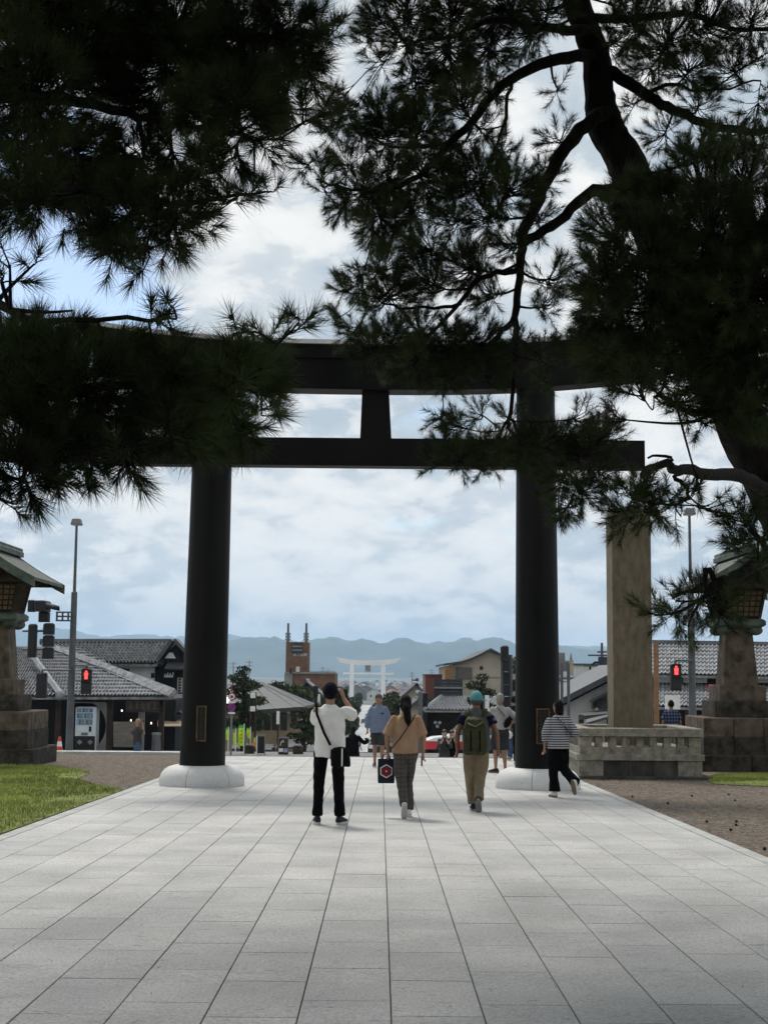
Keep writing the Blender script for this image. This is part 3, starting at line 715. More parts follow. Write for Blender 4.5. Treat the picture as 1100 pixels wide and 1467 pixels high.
# unseen pine copies added behind the viewer to shade the paving, continuing the avenue
for src, off, rz, lab in ((pine_left, (-.2, -9.0, .14), .3, 'unseen shading pine added behind the viewer along the left side of the approach'), (pine_right, (.4, -11.5, .18), -.2, 'unseen shading pine added behind the viewer along the right side of the approach')):
    c = copy_tree(src); c.location = Vector(c.location) + Vector(off); c.rotation_euler[2] = rz; c['label'] = lab
# ================================================================== stone lanterns, monument, street furniture
m_lst = mat('brown weathered stone', (0.085, 0.063, 0.047), 0.9, 0.3, 3.5, 0.6, 45, col2=(0.165, 0.128, 0.098))
m_lst2 = mat('dark brown stone', (0.028, 0.024, 0.019), 0.95, 0.4, 4.5, 0.7, 40, col2=(0.085, 0.073, 0.057))  # darker brown tone for lower courses and kerb blocks
m_cop = mat('green copper roofing', (0.055, 0.09, 0.075), 0.65, 0.3, 3, 0.2, 30, col2=(0.13, 0.16, 0.135))
m_cop2 = mat('grey green roof boards', (0.11, 0.12, 0.105), 0.8, 0.25, 5, 0.3, 30, stretch=(6, 1, 1))
m_wood = mat('old dark timber', (0.03, 0.022, 0.016), 0.85, 0.35, 6, 0.3, 40)
m_lat = mat('pale lattice paper', (0.16, 0.11, 0.07), 0.9, 0.2, 8)
def lantern(cx, cy, label, mirror):
    g = pz(cy) - .04; r = thing('stone_lantern', label, 'lantern', (cx, cy, g), 'pair of large lanterns beside the gate')
    s = 1 if mirror else -1
    def block_ring(L, z0, z1, n, m, b=.02):
        w = L / n
        for side in range(4):
            for i in range(n):
                a0 = -L / 2 + i * w + .002; a1 = a0 + w - .004; th = .34
                if side in (0, 2):
                    y0 = -L / 2 if side == 0 else L / 2 - th
                    k = MB(); k.bbox(cx + a0, cx + a1, cy + y0, cy + y0 + th, g + z0, g + z1, b)
                else:
                    x0 = -L / 2 if side == 3 else L / 2 - th
                    lo, hi = max(a0, -L / 2 + th + .004), min(a1, L / 2 - th - .004)
                    if hi - lo < .05: continue
                    k = MB(); k.bbox(cx + x0, cx + x0 + th, cy + lo, cy + hi, g + z0, g + z1, b)
                k.build('stone_block', m, r)
        k = MB(); k.box(cx - L / 2 + .3, cx + L / 2 - .3, cy - L / 2 + .3, cy + L / 2 - .3, g + z0, g + z1 - .01); k.build('stone_core', m, r)
    block_ring(2.40, 0, .39, 2, m_lst2); block_ring(2.05, .395, .80, 3, m_lst2); block_ring(2.02, .805, 1.22, 3, m_lst)
    k = MB(); k.bbox(cx - .68, cx + .68, cy - .68, cy + .68, g + 1.225, g + 1.60, .02); k.build('stone_block', m_lst2, r)
    k = MB(); k.bbox(cx - .54, cx + .54, cy - .54, cy + .54, g + 1.605, g + 1.95, .02); k.build('stone_block', m_lst, r)
    k = MB(); k.rings([[(cx + a * w, cy + b * w, g + z) for a, b in ((-1, -1), (1, -1), (1, 1), (-1, 1))] for z, w in ((1.955, .40), (3.30, .30))]); k.build('shaft', m_lst, r)
    # bracket and plate
    for a in (-1, 1):
        for b in (-1, 1): k = MB(); k.ell((cx + a * .36, cy + b * .36, g + 3.22), (.18, .18, .12), 10, 6); k.build('bracket', m_cop, r, smooth=True)
    k = MB(); k.rings([[(cx + a * w, cy + b * w, g + z) for a, b in ((-1, -1), (1, -1), (1, 1), (-1, 1))] for z, w in ((3.27, .46), (3.33, .56), (3.43, .56), (3.48, .5))]); k.build('plate', m_cop, r)
    # firebox widening upward with lattice
    k = MB(); k.rings([[(cx + a * w, cy + b * w, g + z) for a, b in ((-1, -1), (1, -1), (1, 1), (-1, 1))] for z, w in ((3.482, .44), (4.16, .56))]); fb = k.build('firebox', m_lat, r)
    k = MB()
    def fw(z): return .44 + (.56 - .44) * (z - 3.482) / .678
    for side in range(4):
        ca, sa = [(1, 0), (0, 1), (-1, 0), (0, -1)][side]
        def pt(u, z, o=0.0):
            w = fw(z); x, y = u * w, -(w + o); return Vector((cx + x * ca - y * sa, cy + x * sa + y * ca, g + z))
        for i in range(8):
            u = -.96 + 1.92 * i / 7; t = .035 if i in (0, 7) else .014
            k.tube([pt(u, 3.49, .012), pt(u, 4.15, .012)], t, 4)
        for j in range(6):
            z = 3.52 + .62 * j / 5; t = .03 if j in (0, 5) else .014
            k.tube([pt(-.98, z, .014), pt(.98, z, .014)], t, 4)
    k.build('lattice', m_wood, fb)
    # gabled roof, ridge runs away from the viewer
    hw, hl, ze, zr = 1.14, 1.5, 4.17, 4.86
    def rp(u, y, th):       # u -1..1 across
        a = abs(u); z = zr - (zr - ze) * (a * .82 + .18 * (1 - (1 - a) ** 2)); return (cx + u * hw, cy + y, g + z + th)
    for sgn in (-1, 1):
        nb = 9
        for i in range(nb):
            y0 = -hl + 2 * hl * i / nb; y1 = y0 + 2 * hl / nb - .008; rings = []
            for j in range(7):
                u = sgn * j / 6; rings.append([rp(u, y0, 0), rp(u, y1, 0), rp(u, y1, .075), rp(u, y0, .075)])
            MB().rings(rings).build('roof_board', m_cop2, r)
    for yy in (-hl - .05, hl - .01):
        k = MB(); rings = []
        for j in range(13):
            u = -1.03 + 2.06 * j / 12; p0, p1 = rp(u, yy, -.14), rp(u, yy, .09); rings.append([p0, (p0[0], p0[1] + .055, p0[2]), (p1[0], p1[1] + .055, p1[2]), p1])
        k.rings(rings).build('verge_board', m_cop, r)
    k = MB(); k.bbox(cx - .13, cx + .13, cy - hl - .12, cy + hl + .12, g + zr + .06, g + zr + .2, .03); k.bbox(cx - .09, cx + .09, cy - hl - .16, cy + hl + .16, g + zr + .2, g + zr + .28, .03); k.build('ridge', m_cop, r)
    k = MB(); k.prism([(cx - .78, g + 4.16), (cx + .78, g + 4.16), (cx + .62, g + 4.4), (cx, g + 4.72), (cx - .62, g + 4.4)], cy - .7, cy + .7); k.build('gable', m_wood, r)
    for yy in (-1.2, -.6, 0, .6, 1.2):
        k = MB(); k.box(cx - .95, cx + .95, cy + yy - .05, cy + yy + .05, g + 4.16, g + 4.25); k.build('rafter', m_wood, r)
    return r
pl = at(-4, 1090, 33.4)
lantern(-8.95, 33.4, 'stone lantern with green gabled roof standing by the lawn, traffic signals behind it', False)
lantern(8.32, 33.4, 'stone lantern with green gabled roof half hidden behind pine boughs and stone balustrade', True)

# ------------------------------------------------------------------ monument
m_mon = mat('tan concrete stone', (0.14, 0.112, 0.075), 0.9, 0.10, 9.0, 0.8, 45, col2=(0.20, 0.165, 0.115), stretch=(1, 1, .4))
m_bal = mat('lichen stained stone', (0.22, 0.205, 0.165), 0.92, 0.22, 7, 0.5, 40, col2=(0.36, 0.335, 0.275))
m_bal2 = mat('dark streaked stone', (0.02, 0.0195, 0.018), 0.95, 0.5, 2.2, 0.4, 30, col2=(0.11, 0.105, 0.09), stretch=(1, 1, .5))  # darker streaked tone for the footing and front middle blocks
yf = 28.9; wl = at(829, 1105, yf).x; wr = at(1006, 1105, yf).x; cx = (wl + wr) / 2; L = wr - wl; cy = yf + L / 2; g = pz(cy) - .04
mon = thing('stone_monument', 'tall square tan stone pillar rising from a balustraded pedestal', 'monument', (cx, cy, g))
h = L / 2
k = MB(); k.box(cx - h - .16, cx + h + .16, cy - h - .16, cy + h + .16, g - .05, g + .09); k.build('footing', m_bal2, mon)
n = 5
for side in range(4):
    for i in range(n):
        a0 = -h + L * i / n + .002; a1 = -h + L * (i + 1) / n - .002; th = .3
        k = MB()
        if side in (0, 2):
            y0 = cy - h if side == 0 else cy + h - th; k.bbox(cx + a0, cx + a1, y0, y0 + th, g + .092, g + .40, .01)
        else:
            x0 = cx - h if side == 3 else cx + h - th; lo, hi = max(a0, -h + th + .003), min(a1, h - th - .003); k.bbox(x0, x0 + th, cy + lo, cy + hi, g + .092, g + .40, .01)
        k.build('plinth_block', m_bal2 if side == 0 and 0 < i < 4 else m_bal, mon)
k = MB(); e = h + .04; k.bbox(cx - e, cx + e, cy - e, cy + e, g + .402, g + .52, .012); k.build('moulding', m_bal, mon)
k = MB(); k.bbox(cx - h + .02, cx + h - .02, cy - h + .02, cy + h - .02, g + .522, g + .66, .01); k.build('coping', m_bal, mon)
for side in range(4):
    m_ = 9 if side in (0, 2) else 8
    for i in range(m_):
        a = -h + .14 + (L - .28) * i / (m_ - 1); corner = i in (0, m_ - 1)
        if side in (1, 3) and corner: continue
        w = .12 if corner else .075
        x, y = {0: (cx + a, cy - h + .14), 2: (cx + a, cy + h - .14), 1: (cx + h - .14, cy + a), 3: (cx - h + .14, cy + a)}[side]
        k = MB(); k.bbox(x - w, x + w, y - w, y + w, g + .662, g + .878, .012); k.build('baluster', m_bal, mon)
for x0, x1, y0, y1 in ((cx - h - .02, cx + h + .02, cy - h - .02, cy - h + .28), (cx - h - .02, cx + h + .02, cy + h - .28, cy + h + .02), (cx - h - .02, cx - h + .28, cy - h + .285, cy + h - .285), (cx + h - .28, cx + h + .02, cy - h + .285, cy + h - .285)):
    k = MB(); k.bbox(x0, x1, y0, y1, g + .88, g + 1.04, .015); k.build('rail', m_bal, mon)
pc0, pc1 = at(879, 1000, cy - .46), at(935.5, 1000, cy - .46); pw = (pc1.x - pc0.x) / 2; pcx = (pc0.x + pc1.x) / 2
ztop = at(905, 728, cy - .4).z
k = MB(); b = .03
k.rings([[(pcx + sx * (pw - i) , cy + sy * (pw - i), z) for sx, sy in ((-1, -.94), (-.94, -1), (.94, -1), (1, -.94), (1, .94), (.94, 1), (-.94, 1), (-1, .94))] for z, i in ((g + .3, 0), (ztop - .12, 0), (ztop - .04, .03), (ztop, .10))]); k.build('pillar', m_mon, mon)

# ------------------------------------------------------------------ street lamps and signals
m_pole = mat('grey painted steel', (0.075, 0.08, 0.085), 0.5, 0.12, 4, spec=.4)
m_dk = mat('black signal housing', (0.012, 0.013, 0.015), 0.5, 0.2, 5)
m_grey = mat('mid grey paint', (0.16, 0.165, 0.17), 0.6, 0.1)
m_red = mat('lit red lens', (0.6, 0.02, 0.02), 0.4, 0, emit=((1, .03, .03), 3.2))
m_lens = mat('dark lens', (0.02, 0.02, 0.022), 0.2, 0)
def lamp_post(px, ptop, d, label, pxb=None):
    b = at(pxb or px, 1060, d); g = gz(d); r = thing('street_lamp', label, 'street lamp', (b.x, d, g), 'street lamps by the crossing')
    zt = at(px, ptop, d).z; zm = g + (zt - g) * .70
    k = MB(); k.tube([(b.x, d, g), (b.x, d, zm)], [.13, .10], 14); k.build('pole', m_pole, r, smooth='auto')
    k = MB(); k.tube([(b.x, d, zm), (b.x, d, zm + .03)], [.10, .06], 14); k.tube([(b.x, d, zm + .03), (b.x, d, zt - .22)], [.055, .042], 10); k.build('upper_pole', m_pole, r, smooth='auto')
    k = MB(); k.rings([[(b.x + a * w, d + c * w, zt + z) for a, c in ((-1, -1), (1, -1), (1, 1), (-1, 1))] for z, w in ((-.22, .17), (-.19, .175), (-.02, .13), (0, .10))]); k.build('lamp_head', m_grey, r)
    k = MB(); k.box(b.x - .13, b.x + .13, d - .13, d + .13, zt - .235, zt - .221); k.build('diffuser', mat('lamp diffuser', (.6, .6, .58), .4, .05), r)
    return b.x, g
lx, lg = lamp_post(106, 743, 48, 'tall grey street lamp beside the crossing, carrying traffic signals', 100)
rxp, rg_ = lamp_post(990.5, 728, 45, 'slender grey street lamp rising behind the pine boughs near the tall stone pillar', 992)
def ped_signal(px, py, d, arm_to, label, front=True, w=.34):
    c = at(px, py, d); r = thing('pedestrian_signal', label, 'traffic signal', (c.x, d, c.z - .42), 'pedestrian signals')
    k = MB(); k.bbox(c.x - w / 2, c.x + w / 2, d - .08, d + .12, c.z - .42, c.z + .42, .03); k.build('housing', m_dk, r)
    s = -1 if front else 1; yf_ = d - .085 if front else d + .125
    if front:
        k = MB(); k.box(c.x - .13, c.x + .13, yf_ - .006, yf_, c.z + .06, c.z + .36); k.build('lens', m_lens, r)
        # standing figure
        k = MB(); y = yf_ - .012
        k.prism([(c.x - .03, c.z + .29), (c.x + .03, c.z + .29), (c.x + .035, c.z + .345), (c.x - .035, c.z + .345)], y, y + .004)
        k.prism([(c.x - .055, c.z + .18), (c.x + .055, c.z + .18), (c.x + .065, c.z + .28), (c.x - .065, c.z + .28)], y, y + .004)
        k.prism([(c.x - .05, c.z + .075), (c.x + .05, c.z + .075), (c.x + .05, c.z + .178), (c.x - .05, c.z + .178)], y, y + .004); k.build('red_figure', m_red, r)
        k = MB(); k.box(c.x - .13, c.x + .13, yf_ - .006, yf_, c.z - .36, c.z - .05); k.build('lens', m_lens, r)
        k = MB(); k.box(c.x - .16, c.x + .16, yf_ - .16, yf_ + .0, c.z + .375, c.z + .395); k.box(c.x - .16, c.x + .16, yf_ - .16, yf_, c.z - .02, c.z); k.build('visor', m_dk, r)
    k = MB(); za = c.z + .52
    k.tube([(c.x, d + .02, c.z + .41), (c.x, d + .02, za)], .035, 8); k.tube([(c.x, d + .02, za), (arm_to, d + .02, za)], .03, 8); k.build('arm', m_pole, r)
ped_signal(124.3, 976, 47.8, lx, 'pedestrian signal lit with a red standing figure in front of the tiled shop roof')
ped_signal(60, 982, 47.8, lx, 'pedestrian signal seen from behind on the left lamp arm', False)
ped_signal(967.5, 970, 44.8, rxp, 'pedestrian signal lit with a red standing figure beside the tall stone pillar')
# vehicle signals left
c = at(62, 880, 47.6); r = thing('traffic_signal', 'black horizontal traffic signal with hooded lenses on a bracket from the lamp post', 'traffic signal', (c.x, 47.6, c.z))
def hooded(cx, cz, d, n, r, w=.30):
    k = MB(); k.bbox(cx - .2, cx + .16, d - w * n / 2, d + w * n / 2, cz - .17, cz + .19, .03); k.build('housing', m_dk, r)
    for i in range(n):
        y = d - w * n / 2 + w * (i + .5); k = MB(); rr = []
        for q in range(5):
            x = cx + .16 + .075 * q; rr.append([(x, y + .125 * math.cos(a), cz + .125 * math.sin(a) - .02 * q) for a in [math.pi * (-.12 + 1.24 * j / 8) for j in range(9)]])
        inner = [[(x, y + (yy - y) * .9, cz + (z - cz) * .9) for x, yy, z in ring] for ring in rr]
        k.rings([a + b[::-1] for a, b in zip(rr, inner)]); k.build('hood', m_dk, r)
hooded(c.x, at(62, 869, 47.6).z, 47.6, 3, r); 
p = at(64, 884, 47.6); k = MB(); k.bbox(p.x - .17, p.x + .17, 47.45, 47.75, p.z - .17, p.z + .17, .03); k.build('housing', m_dk, r)
p0, p1 = at(81, 883, 47.8), at(99, 883, 47.8); k = MB()
for z in (-.14, 0, .14): k.box(p0.x, p1.x + .05, 47.75, 47.85, p0.z + z - .025, p0.z + z + .025)
for q in (0, .45, .9): x = p0.x + (p1.x - p0.x) * q; k.box(x, x + .05, 47.76, 47.84, p0.z - .165, p0.z + .165)
k.build('bracket', m_pole, r)
p = at(46, 868, 47.8); k = MB(); k.bbox(p.x - .12, p.x + .1, 47.7, 48.0, p.z - .2, p.z + .2, .03); q = at(55, 868, 47.8); k.tube([(p.x + .08, 47.85, p.z), (q.x, 47.7, p.z)], .05, 8); k.build('signal_head', m_dk, r)
for px, py0, py1, w in ((46, 893, 942, .28), (69, 892, 944, .36)):
    a, b = at(px, py1, 47.3), at(px, py0, 47.3)
    r = thing('traffic_signal', 'tall black traffic signal back beside the left stone lantern, ' + ('slim unit' if w < .3 else 'broad unit with three sections'), 'traffic signal', (a.x, 47.3, a.z))
    n = 1 if w < .3 else 3
    for i in range(n):
        z0 = a.z + (b.z - a.z) * i / n; z1 = a.z + (b.z - a.z) * (i + 1) / n - .015
        k = MB(); k.bbox(a.x - w / 2, a.x + w / 2, 47.2, 47.45, z0, z1, .05); k.build('housing', m_dk, r)
    k = MB(); f0, f1 = at(33, 904, 47.5), at(67, 904, 47.5); k.tube([(f0.x, 47.5, f0.z), (f1.x, 47.5, f1.z)], .035, 8); f0, f1 = at(33, 930, 47.5), at(67, 930, 47.5); k.tube([(f0.x, 47.5, f0.z), (f1.x, 47.5, f1.z)], .035, 8)
    if w > .3: k.build('arm', m_pole, r)
# signal column right of centre
d = 55; r = thing('traffic_signal', 'dark traffic signal column with steel posts rising behind the grey haired man', 'traffic signal', (at(724, 1000, d).x, d, gz(d)))
for px in (719.5, 731):
    x = at(px, 1000, d).x; k = MB(); k.tube([(x, d, gz(d)), (x, d, at(px, 938, d).z)], .075, 10); k.build('post', m_pole, r, smooth='auto')
a, b = at(716, 946, d), at(727.5, 925, d); k = MB(); k.bbox(a.x, b.x, d - .35, d - .1, a.z, b.z, .05); k.build('housing', m_dk, r)
a, b = at(718, 961.5, d), at(729, 946.5, d); k = MB(); k.bbox(a.x, b.x, d - .32, d - .1, a.z, b.z, .05); k.build('housing', m_dk, r)
for y0, y1 in ((963, 980.5), (981.5, 997), (998, 1014)):
    a, b = at(721, y1, d), at(730, y0, d); k = MB(); k.bbox(a.x, b.x, d - .12, d - .02, a.z, b.z, .02); k.build('panel', m_dk, r)
# signal behind the man in the white shirt
d = 56; a, b = at(448.5, 997, d), at(456, 982, d); r = thing('traffic_signal', 'small black traffic signal back on a dark post in front of the white walled house', 'traffic signal', ((a.x + b.x) / 2, d, gz(d)))
k = MB(); k.bbox(a.x, b.x, d - .1, d + .1, a.z, b.z, .03); k.build('housing', m_dk, r)
k = MB(); k.tube([((a.x + b.x) / 2 + .02, d, gz(d)), ((a.x + b.x) / 2 + .02, d, a.z)], .06, 10); k.build('post', m_dk, r)
# kerbside bollard, cone, low stone stubs
c = at(224, 1070, 46); r = thing('bollard', 'tapered dark grey bollard on the pavement behind the man on the phone', 'bollard', (c.x, 46, gz(46)))
k = MB(); zt = at(224, 1053, 46).z; k.tube([(c.x, 46, gz(46)), (c.x, 46, zt)], [.19, .13], 4); k.build('shaft', m_pole, r); k = MB(); k.tube([(c.x, 46, zt), (c.x, 46, zt + .07)], [.15, .15], 4); k.build('cap', m_grey, r)
d = 39.6; c = at(86, 1060, d); r = thing('traffic_cone', 'orange and white traffic cone behind the left stone lantern', 'cone', (c.x, d, -1.6))
m_or = mat('orange plastic', (.55, .07, .03), .5, .05); m_wh = mat('white plastic', (.75, .75, .73), .5, .03)
zt = at(86, 1055, d).z; hh = .7; z0 = zt - hh
r.location.z = z0
k = MB(); k.box(c.x - .18, c.x + .18, d - .18, d + .18, z0, z0 + .03); k.build('base', m_or, r)
for i in range(5):
    a0 = i / 5; a1 = (i + 1) / 5; k = MB(); k.tube([(c.x, d, z0 + .03 + a0 * .67), (c.x, d, z0 + .03 + a1 * .67)], [.14 - .11 * a0, .14 - .11 * a1], 14); k.build('band', m_wh if i % 2 else m_or, r)
# the cone stands on a small ledge block
k = MB(); k.box(c.x - .4, c.x + .4, d - .35, d + .4, -1.62, z0 - .002); o = k.build('ledge_block', m_kerb, loc=(c.x, d, -1.6)); tag(o, 'pale concrete ledge block under the traffic cone', 'block')
for px in (357, 427):
    c = at(px, 1079, 57.5); k = MB(); z = gz(57.5); k.bbox(c.x - .2, c.x + .2, 57.3, 57.7, z, z + .34, .04); o = k.build('stone_block', m_lst2, loc=(c.x, 57.5, z)); tag(o, 'low dark stone kerb block at the far side of the crossing', 'block', 'kerb blocks at the far side')
# ================================================================== buildings and street
m_tile = mat('grey roof tiles', (0.14, 0.145, 0.155), 0.33, 0.3, 5, spec=.6, col2=(0.36, 0.365, 0.38))
m_tiled = mat('dark roof tiles', (0.06, 0.063, 0.067), 0.4, 0.25, 1.5, spec=.5)
m_plain = mat('grey sheet roof', (0.06, 0.062, 0.067), 0.55, 0.12, 1.0)
m_white = mat('white plaster', (0.58, 0.58, 0.565), 0.85, 0.08, 0.8)
m_cream = mat('beige rendered wall', (0.36, 0.32, 0.255), 0.85, 0.08, 0.6)
m_tan = mat('tan wall', (0.27, 0.21, 0.135), 0.85, 0.1, 0.8)
m_black = mat('black stained boards', (0.012, 0.0125, 0.015), 0.8, 0.3, 3, stretch=(6, 6, .5))
m_brown = mat('dark brown timber', (0.035, 0.025, 0.02), 0.8, 0.3, 3)
m_brick = mat('red brown brick', (0.16, 0.085, 0.048), 0.85, 0.15, 1.2)
m_glass = mat('dark window glass', (0.012, 0.015, 0.016), 0.08, 0.1, spec=.6)
m_conc = mat('grey concrete', (0.22, 0.215, 0.205), 0.9, 0.12, 1.0)
m_slat = mat('blue grey metal slats', (0.035, 0.042, 0.052), 0.6, 0.15, 2)
m_paperw = mat('white sign board', (0.7, 0.7, 0.68), 0.6, 0.05)
def tile_field(corners, nu, nv, name, m, parent, amp=.035, th=.03):
    """corners eave-left, eave-right, ridge-right, ridge-left: courses of curved tiles as relief"""
    a, b, c, d = [Vector(q) for q in corners]; nrm = (b - a).cross(d - a).normalized()
    if nrm.z < 0: nrm = -nrm
    su = 6; V = []; nU = nu * su + 1; rows = []
    for j in range(nv):
        for e in (0, 1):
            v = (j + e) / nv
            for i in range(nU):
                u = i / (nU - 1); p = (a.lerp(b, u)).lerp(d.lerp(c, u), v); ph = (i % su) / su
                o = amp * (math.sin(math.pi * ph) ** 1 if ph < .62 else -.25) + (th if e == 0 else 0)
                V.append(tuple(p + nrm * o))
    F = []
    for r_ in range(2 * nv - 1):
        for i in range(nU - 1): F.append((r_ * nU + i, r_ * nU + i + 1, (r_ + 1) * nU + i + 1, (r_ + 1) * nU + i))
    k = MB(); k.add(V, F); k.slab([p - nrm * .03 for p in (a, b, c, d)], .10)
    return k.build(name, m, parent)
def bar(k, p0, p1, r, seg=6): return k.tube([p0, p1], r, seg)
def rect(px0, px1, py0, py1, d):
    a, b = at(px0, py1, d), at(px1, py0, d); return a.x, b.x, a.z, b.z
def wbox(px0, px1, py0, py1, d, dep, name, m, parent, ground=False):
    x0, x1, z0, z1 = rect(px0, px1, py0, py1, d)
    if ground: z0 = gz(d) - .3
    k = MB(); k.box(x0, x1, d, d + dep, z0, z1); return k.build(name, m, parent)
def window(px0, px1, py0, py1, d, parent, m=None, fr=None, mull=0):
    x0, x1, z0, z1 = rect(px0, px1, py0, py1, d); k = MB(); k.box(x0, x1, d - .05, d + .02, z0, z1); w = k.build('window', fr or m_brown, parent)
    n = mull + 1; t = (x1 - x0) * .05
    for i in range(n):
        a = x0 + (x1 - x0) * i / n + t; b = x0 + (x1 - x0) * (i + 1) / n - t
        k = MB(); k.box(a, b, d - .062, d - .053, z0 + t, z1 - t); k.build('pane', m or m_glass, w)

# ---- left: tiled shop with round opening
d = 62
shop = thing('tiled_shop', 'low old shop with hipped grey tile roof and dark open front by the crossing', 'shop', (at(140, 1060, d).x, d, gz(d)))
E = lambda px, py, dd: at(px, py, dd)
# main front slope
tile_field([E(20, 998, d - 1.2), E(246, 998, d - 1.2), E(110, 930, d + 5.4), E(20, 926, d + 5.4)], 44, 15, 'roof_tiles', m_tile, shop, .07, .08)
k = MB(); k.tube([E(70, 926, d + 5.3), E(250, 993, d - 1.3)], [.2, .2], 4); k.tube([E(78, 930, d + 5.0), E(244, 997, d - 1.5)], [.11, .11], 4); k.build('hip_ridge', m_tile, shop)
k = MB(); k.tube([E(46, 938, d + 2.6), E(88, 996, d - 1.45)], [.13, .15], 5); k.ell(E(87, 996, d - 1.5), (.22, .22, .22), 8, 6); k.build('hip_ridge', m_tile, shop)
x0, x1, z0, z1 = rect(24, 242, 1003, 1070, d)
k = MB(); k.box(x0, x1, d + 2.2, d + 6.5, gz(d) - .2, z1); k.build('back_wall', m_black, shop)
k = MB(); k.box(x0, x1, d - .6, d - .3, z1 - .02, z1 + .26); k.build('eave_beam', m_brown, shop)
for px in (87, 160, 205, 233):
    x = at(px, 1040, d).x; k = MB(); k.box(x - .12, x + .12, d - .5, d - .26, gz(d) - .1, z1 - .03); k.build('post', m_conc if px == 205 else m_brown, shop)
# round opening in a grey wall panel
px0, pz0, pxr, pzr = at(102, 1072, d).x, at(102, 1072, d).z, at(158, 1072, d).x, at(102, 1005, d).z
cxr, czr, rr_ = at(118, 1040, d).x, at(118, 1040, d).z, 1.12
k = MB(); ring = [(cxr + rr_ * math.cos(2 * math.pi * i / 40), czr + rr_ * math.sin(2 * math.pi * i / 40)) for i in range(40)]
def sqp(a):
    c, s = math.cos(a), math.sin(a); X = (pxr - cxr) if c > 0 else (cxr - px0); Z = (pzr - czr) if s > 0 else (czr - (gz(d)))
    t = min(X / abs(c) if abs(c) > 1e-6 else 1e9, Z / abs(s) if abs(s) > 1e-6 else 1e9); return (cxr + c * t, czr + s * t)
outer = [sqp(2 * math.pi * i / 40) for i in range(40)]
rr2 = [(cxr + (x - cxr) * min(1.0, 1.0), z) for x, z in ring]
inn = []
for (x, z), (ox, oz) in zip(ring, outer):
    if math.hypot(x - cxr, z - czr) > math.hypot(ox - cxr, oz - czr) - .06: x, z = cxr + (ox - cxr) * .95, czr + (oz - czr) * .95
    inn.append((x, z))
vs = [(x, d - .45, z) for x, z in inn] + [(x, d - .45, z) for x, z in outer] + [(x, d - .25, z) for x, z in inn] + [(x, d - .25, z) for x, z in outer]
fs = []
for i in range(40):
    j = (i + 1) % 40; fs += [(i, 40 + i, 40 + j, j), (80 + i, 80 + j, 120 + j, 120 + i), (i, j, 80 + j, 80 + i), (40 + i, 120 + i, 120 + j, 40 + j)]
k.add(vs, fs); k.build('round_opening_wall', m_conc, shop)
# panel fence
for i in range(7):
    x0, x1, z0, z1 = rect(163, 201, 1034 + i * 5.2, 1038.8 + i * 5.2, d - .7); k = MB(); k.box(x0, x1, d - .75, d - .68, z0, z1); k.build('fence_board', mat('weathered fence board', (.17, .15, .125), .9, .15, 2, stretch=(1, 1, 8)), shop)
x0, x1, z0, z1 = rect(181, 229, 1002, 1020, d - 1.0); k = MB(); k.box(x0, x1, d - 1.05, d - .97, z0, z1); sg = k.build('sign_board', m_brown, shop)
rng = random.Random(2)
for i in range(5):    # carved characters, too weathered to read
    cxx = x0 + (x1 - x0) * (.14 + .18 * i); cz = (z0 + z1) / 2
    k = MB()
    for q in range(4): w_ = rng.uniform(.05, .1); k.box(cxx - w_, cxx + w_, d - 1.062, d - 1.051, cz - .13 + q * .08, cz - .11 + q * .08)
    k.box(cxx - .01, cxx + .01, d - 1.063, d - 1.051, cz - .15, cz + .15); k.build('character', mat('faded carved lettering', (.09, .075, .06), .8, .1), sg)
for px, py in ((175, 1018), (188, 1032), (217, 1036)):
    c = at(px, py, d - .2); k = MB(); k.ell(c, (.03, .03, .045), 8, 6); k.build('lit_bulb', mat('lit warm bulb', (.9, .8, .6), .5, 0, emit=((1, .8, .5), 2.5)), shop)
# ---- vending machine
dv = 61.3; x0, x1, z0, z1 = rect(107, 139, 1013, 1070, dv); z0 = gz(dv)
vm = thing('vending_machine', 'pale blue and white drinks vending machine in the round shop opening', 'vending machine', ((x0 + x1) / 2, dv, z0))
k = MB(); k.bbox(x0, x1, dv, dv + .7, z0 + .003, z1, .04); k.build('cabinet', mat('white vending paint', (.62, .66, .68), .4, .04), vm)
hz_ = z1 - z0
k = MB(); k.box(x0 + .01, x1 - .03, dv - .03, dv - .003, z0 + .03, z0 + .34 * hz_); k.build('black_panel', m_dk, vm)
for i, (a, b) in enumerate(((.60, .72), (.74, .86), (.88, .97))):
    k = MB(); k.box(x0 + .06, x1 - .16, dv - .02, dv - .003, z0 + a * hz_, z0 + b * hz_); sh = k.build('display_shelf', mat('blue display', (.10, .24, .42), .4, .3, 6), vm)
    for j in range(8):
        xx = x0 + .1 + j * (x1 - x0 - .3) / 8; k = MB(); k.tube([(xx + .03, dv - .035, z0 + a * hz_ + .02), (xx + .03, dv - .035, z0 + b * hz_ - .03)], .03, 8); k.build('drink', mat('drink ' + 'abcd'[(i + j) % 4], [(.45, .5, .5), (.08, .2, .35), (.4, .36, .16), (.2, .35, .45)][(i + j) % 4], .4, .05), sh)
k = MB(); k.box(x0 + .28, x1 - .35, dv - .03, dv - .003, z0 + .36 * hz_, z0 + .42 * hz_); k.build('coin_tray', m_grey, vm)
k = MB(); k.box(x1 - .3, x1 - .2, dv - .02, dv - .003, z0 + .44 * hz_, z0 + .56 * hz_); k.build('coin_slot', m_dk, vm)
for a in (.25, .75): k = MB(); xx = x0 + (x1 - x0) * a; k.prism([(xx - .12, z0 + .2 * hz_), (xx, z0 + .14 * hz_), (xx + .12, z0 + .2 * hz_), (xx, z0 + .26 * hz_)], dv - .04, dv - .031); k.build('emblem', m_conc, vm)

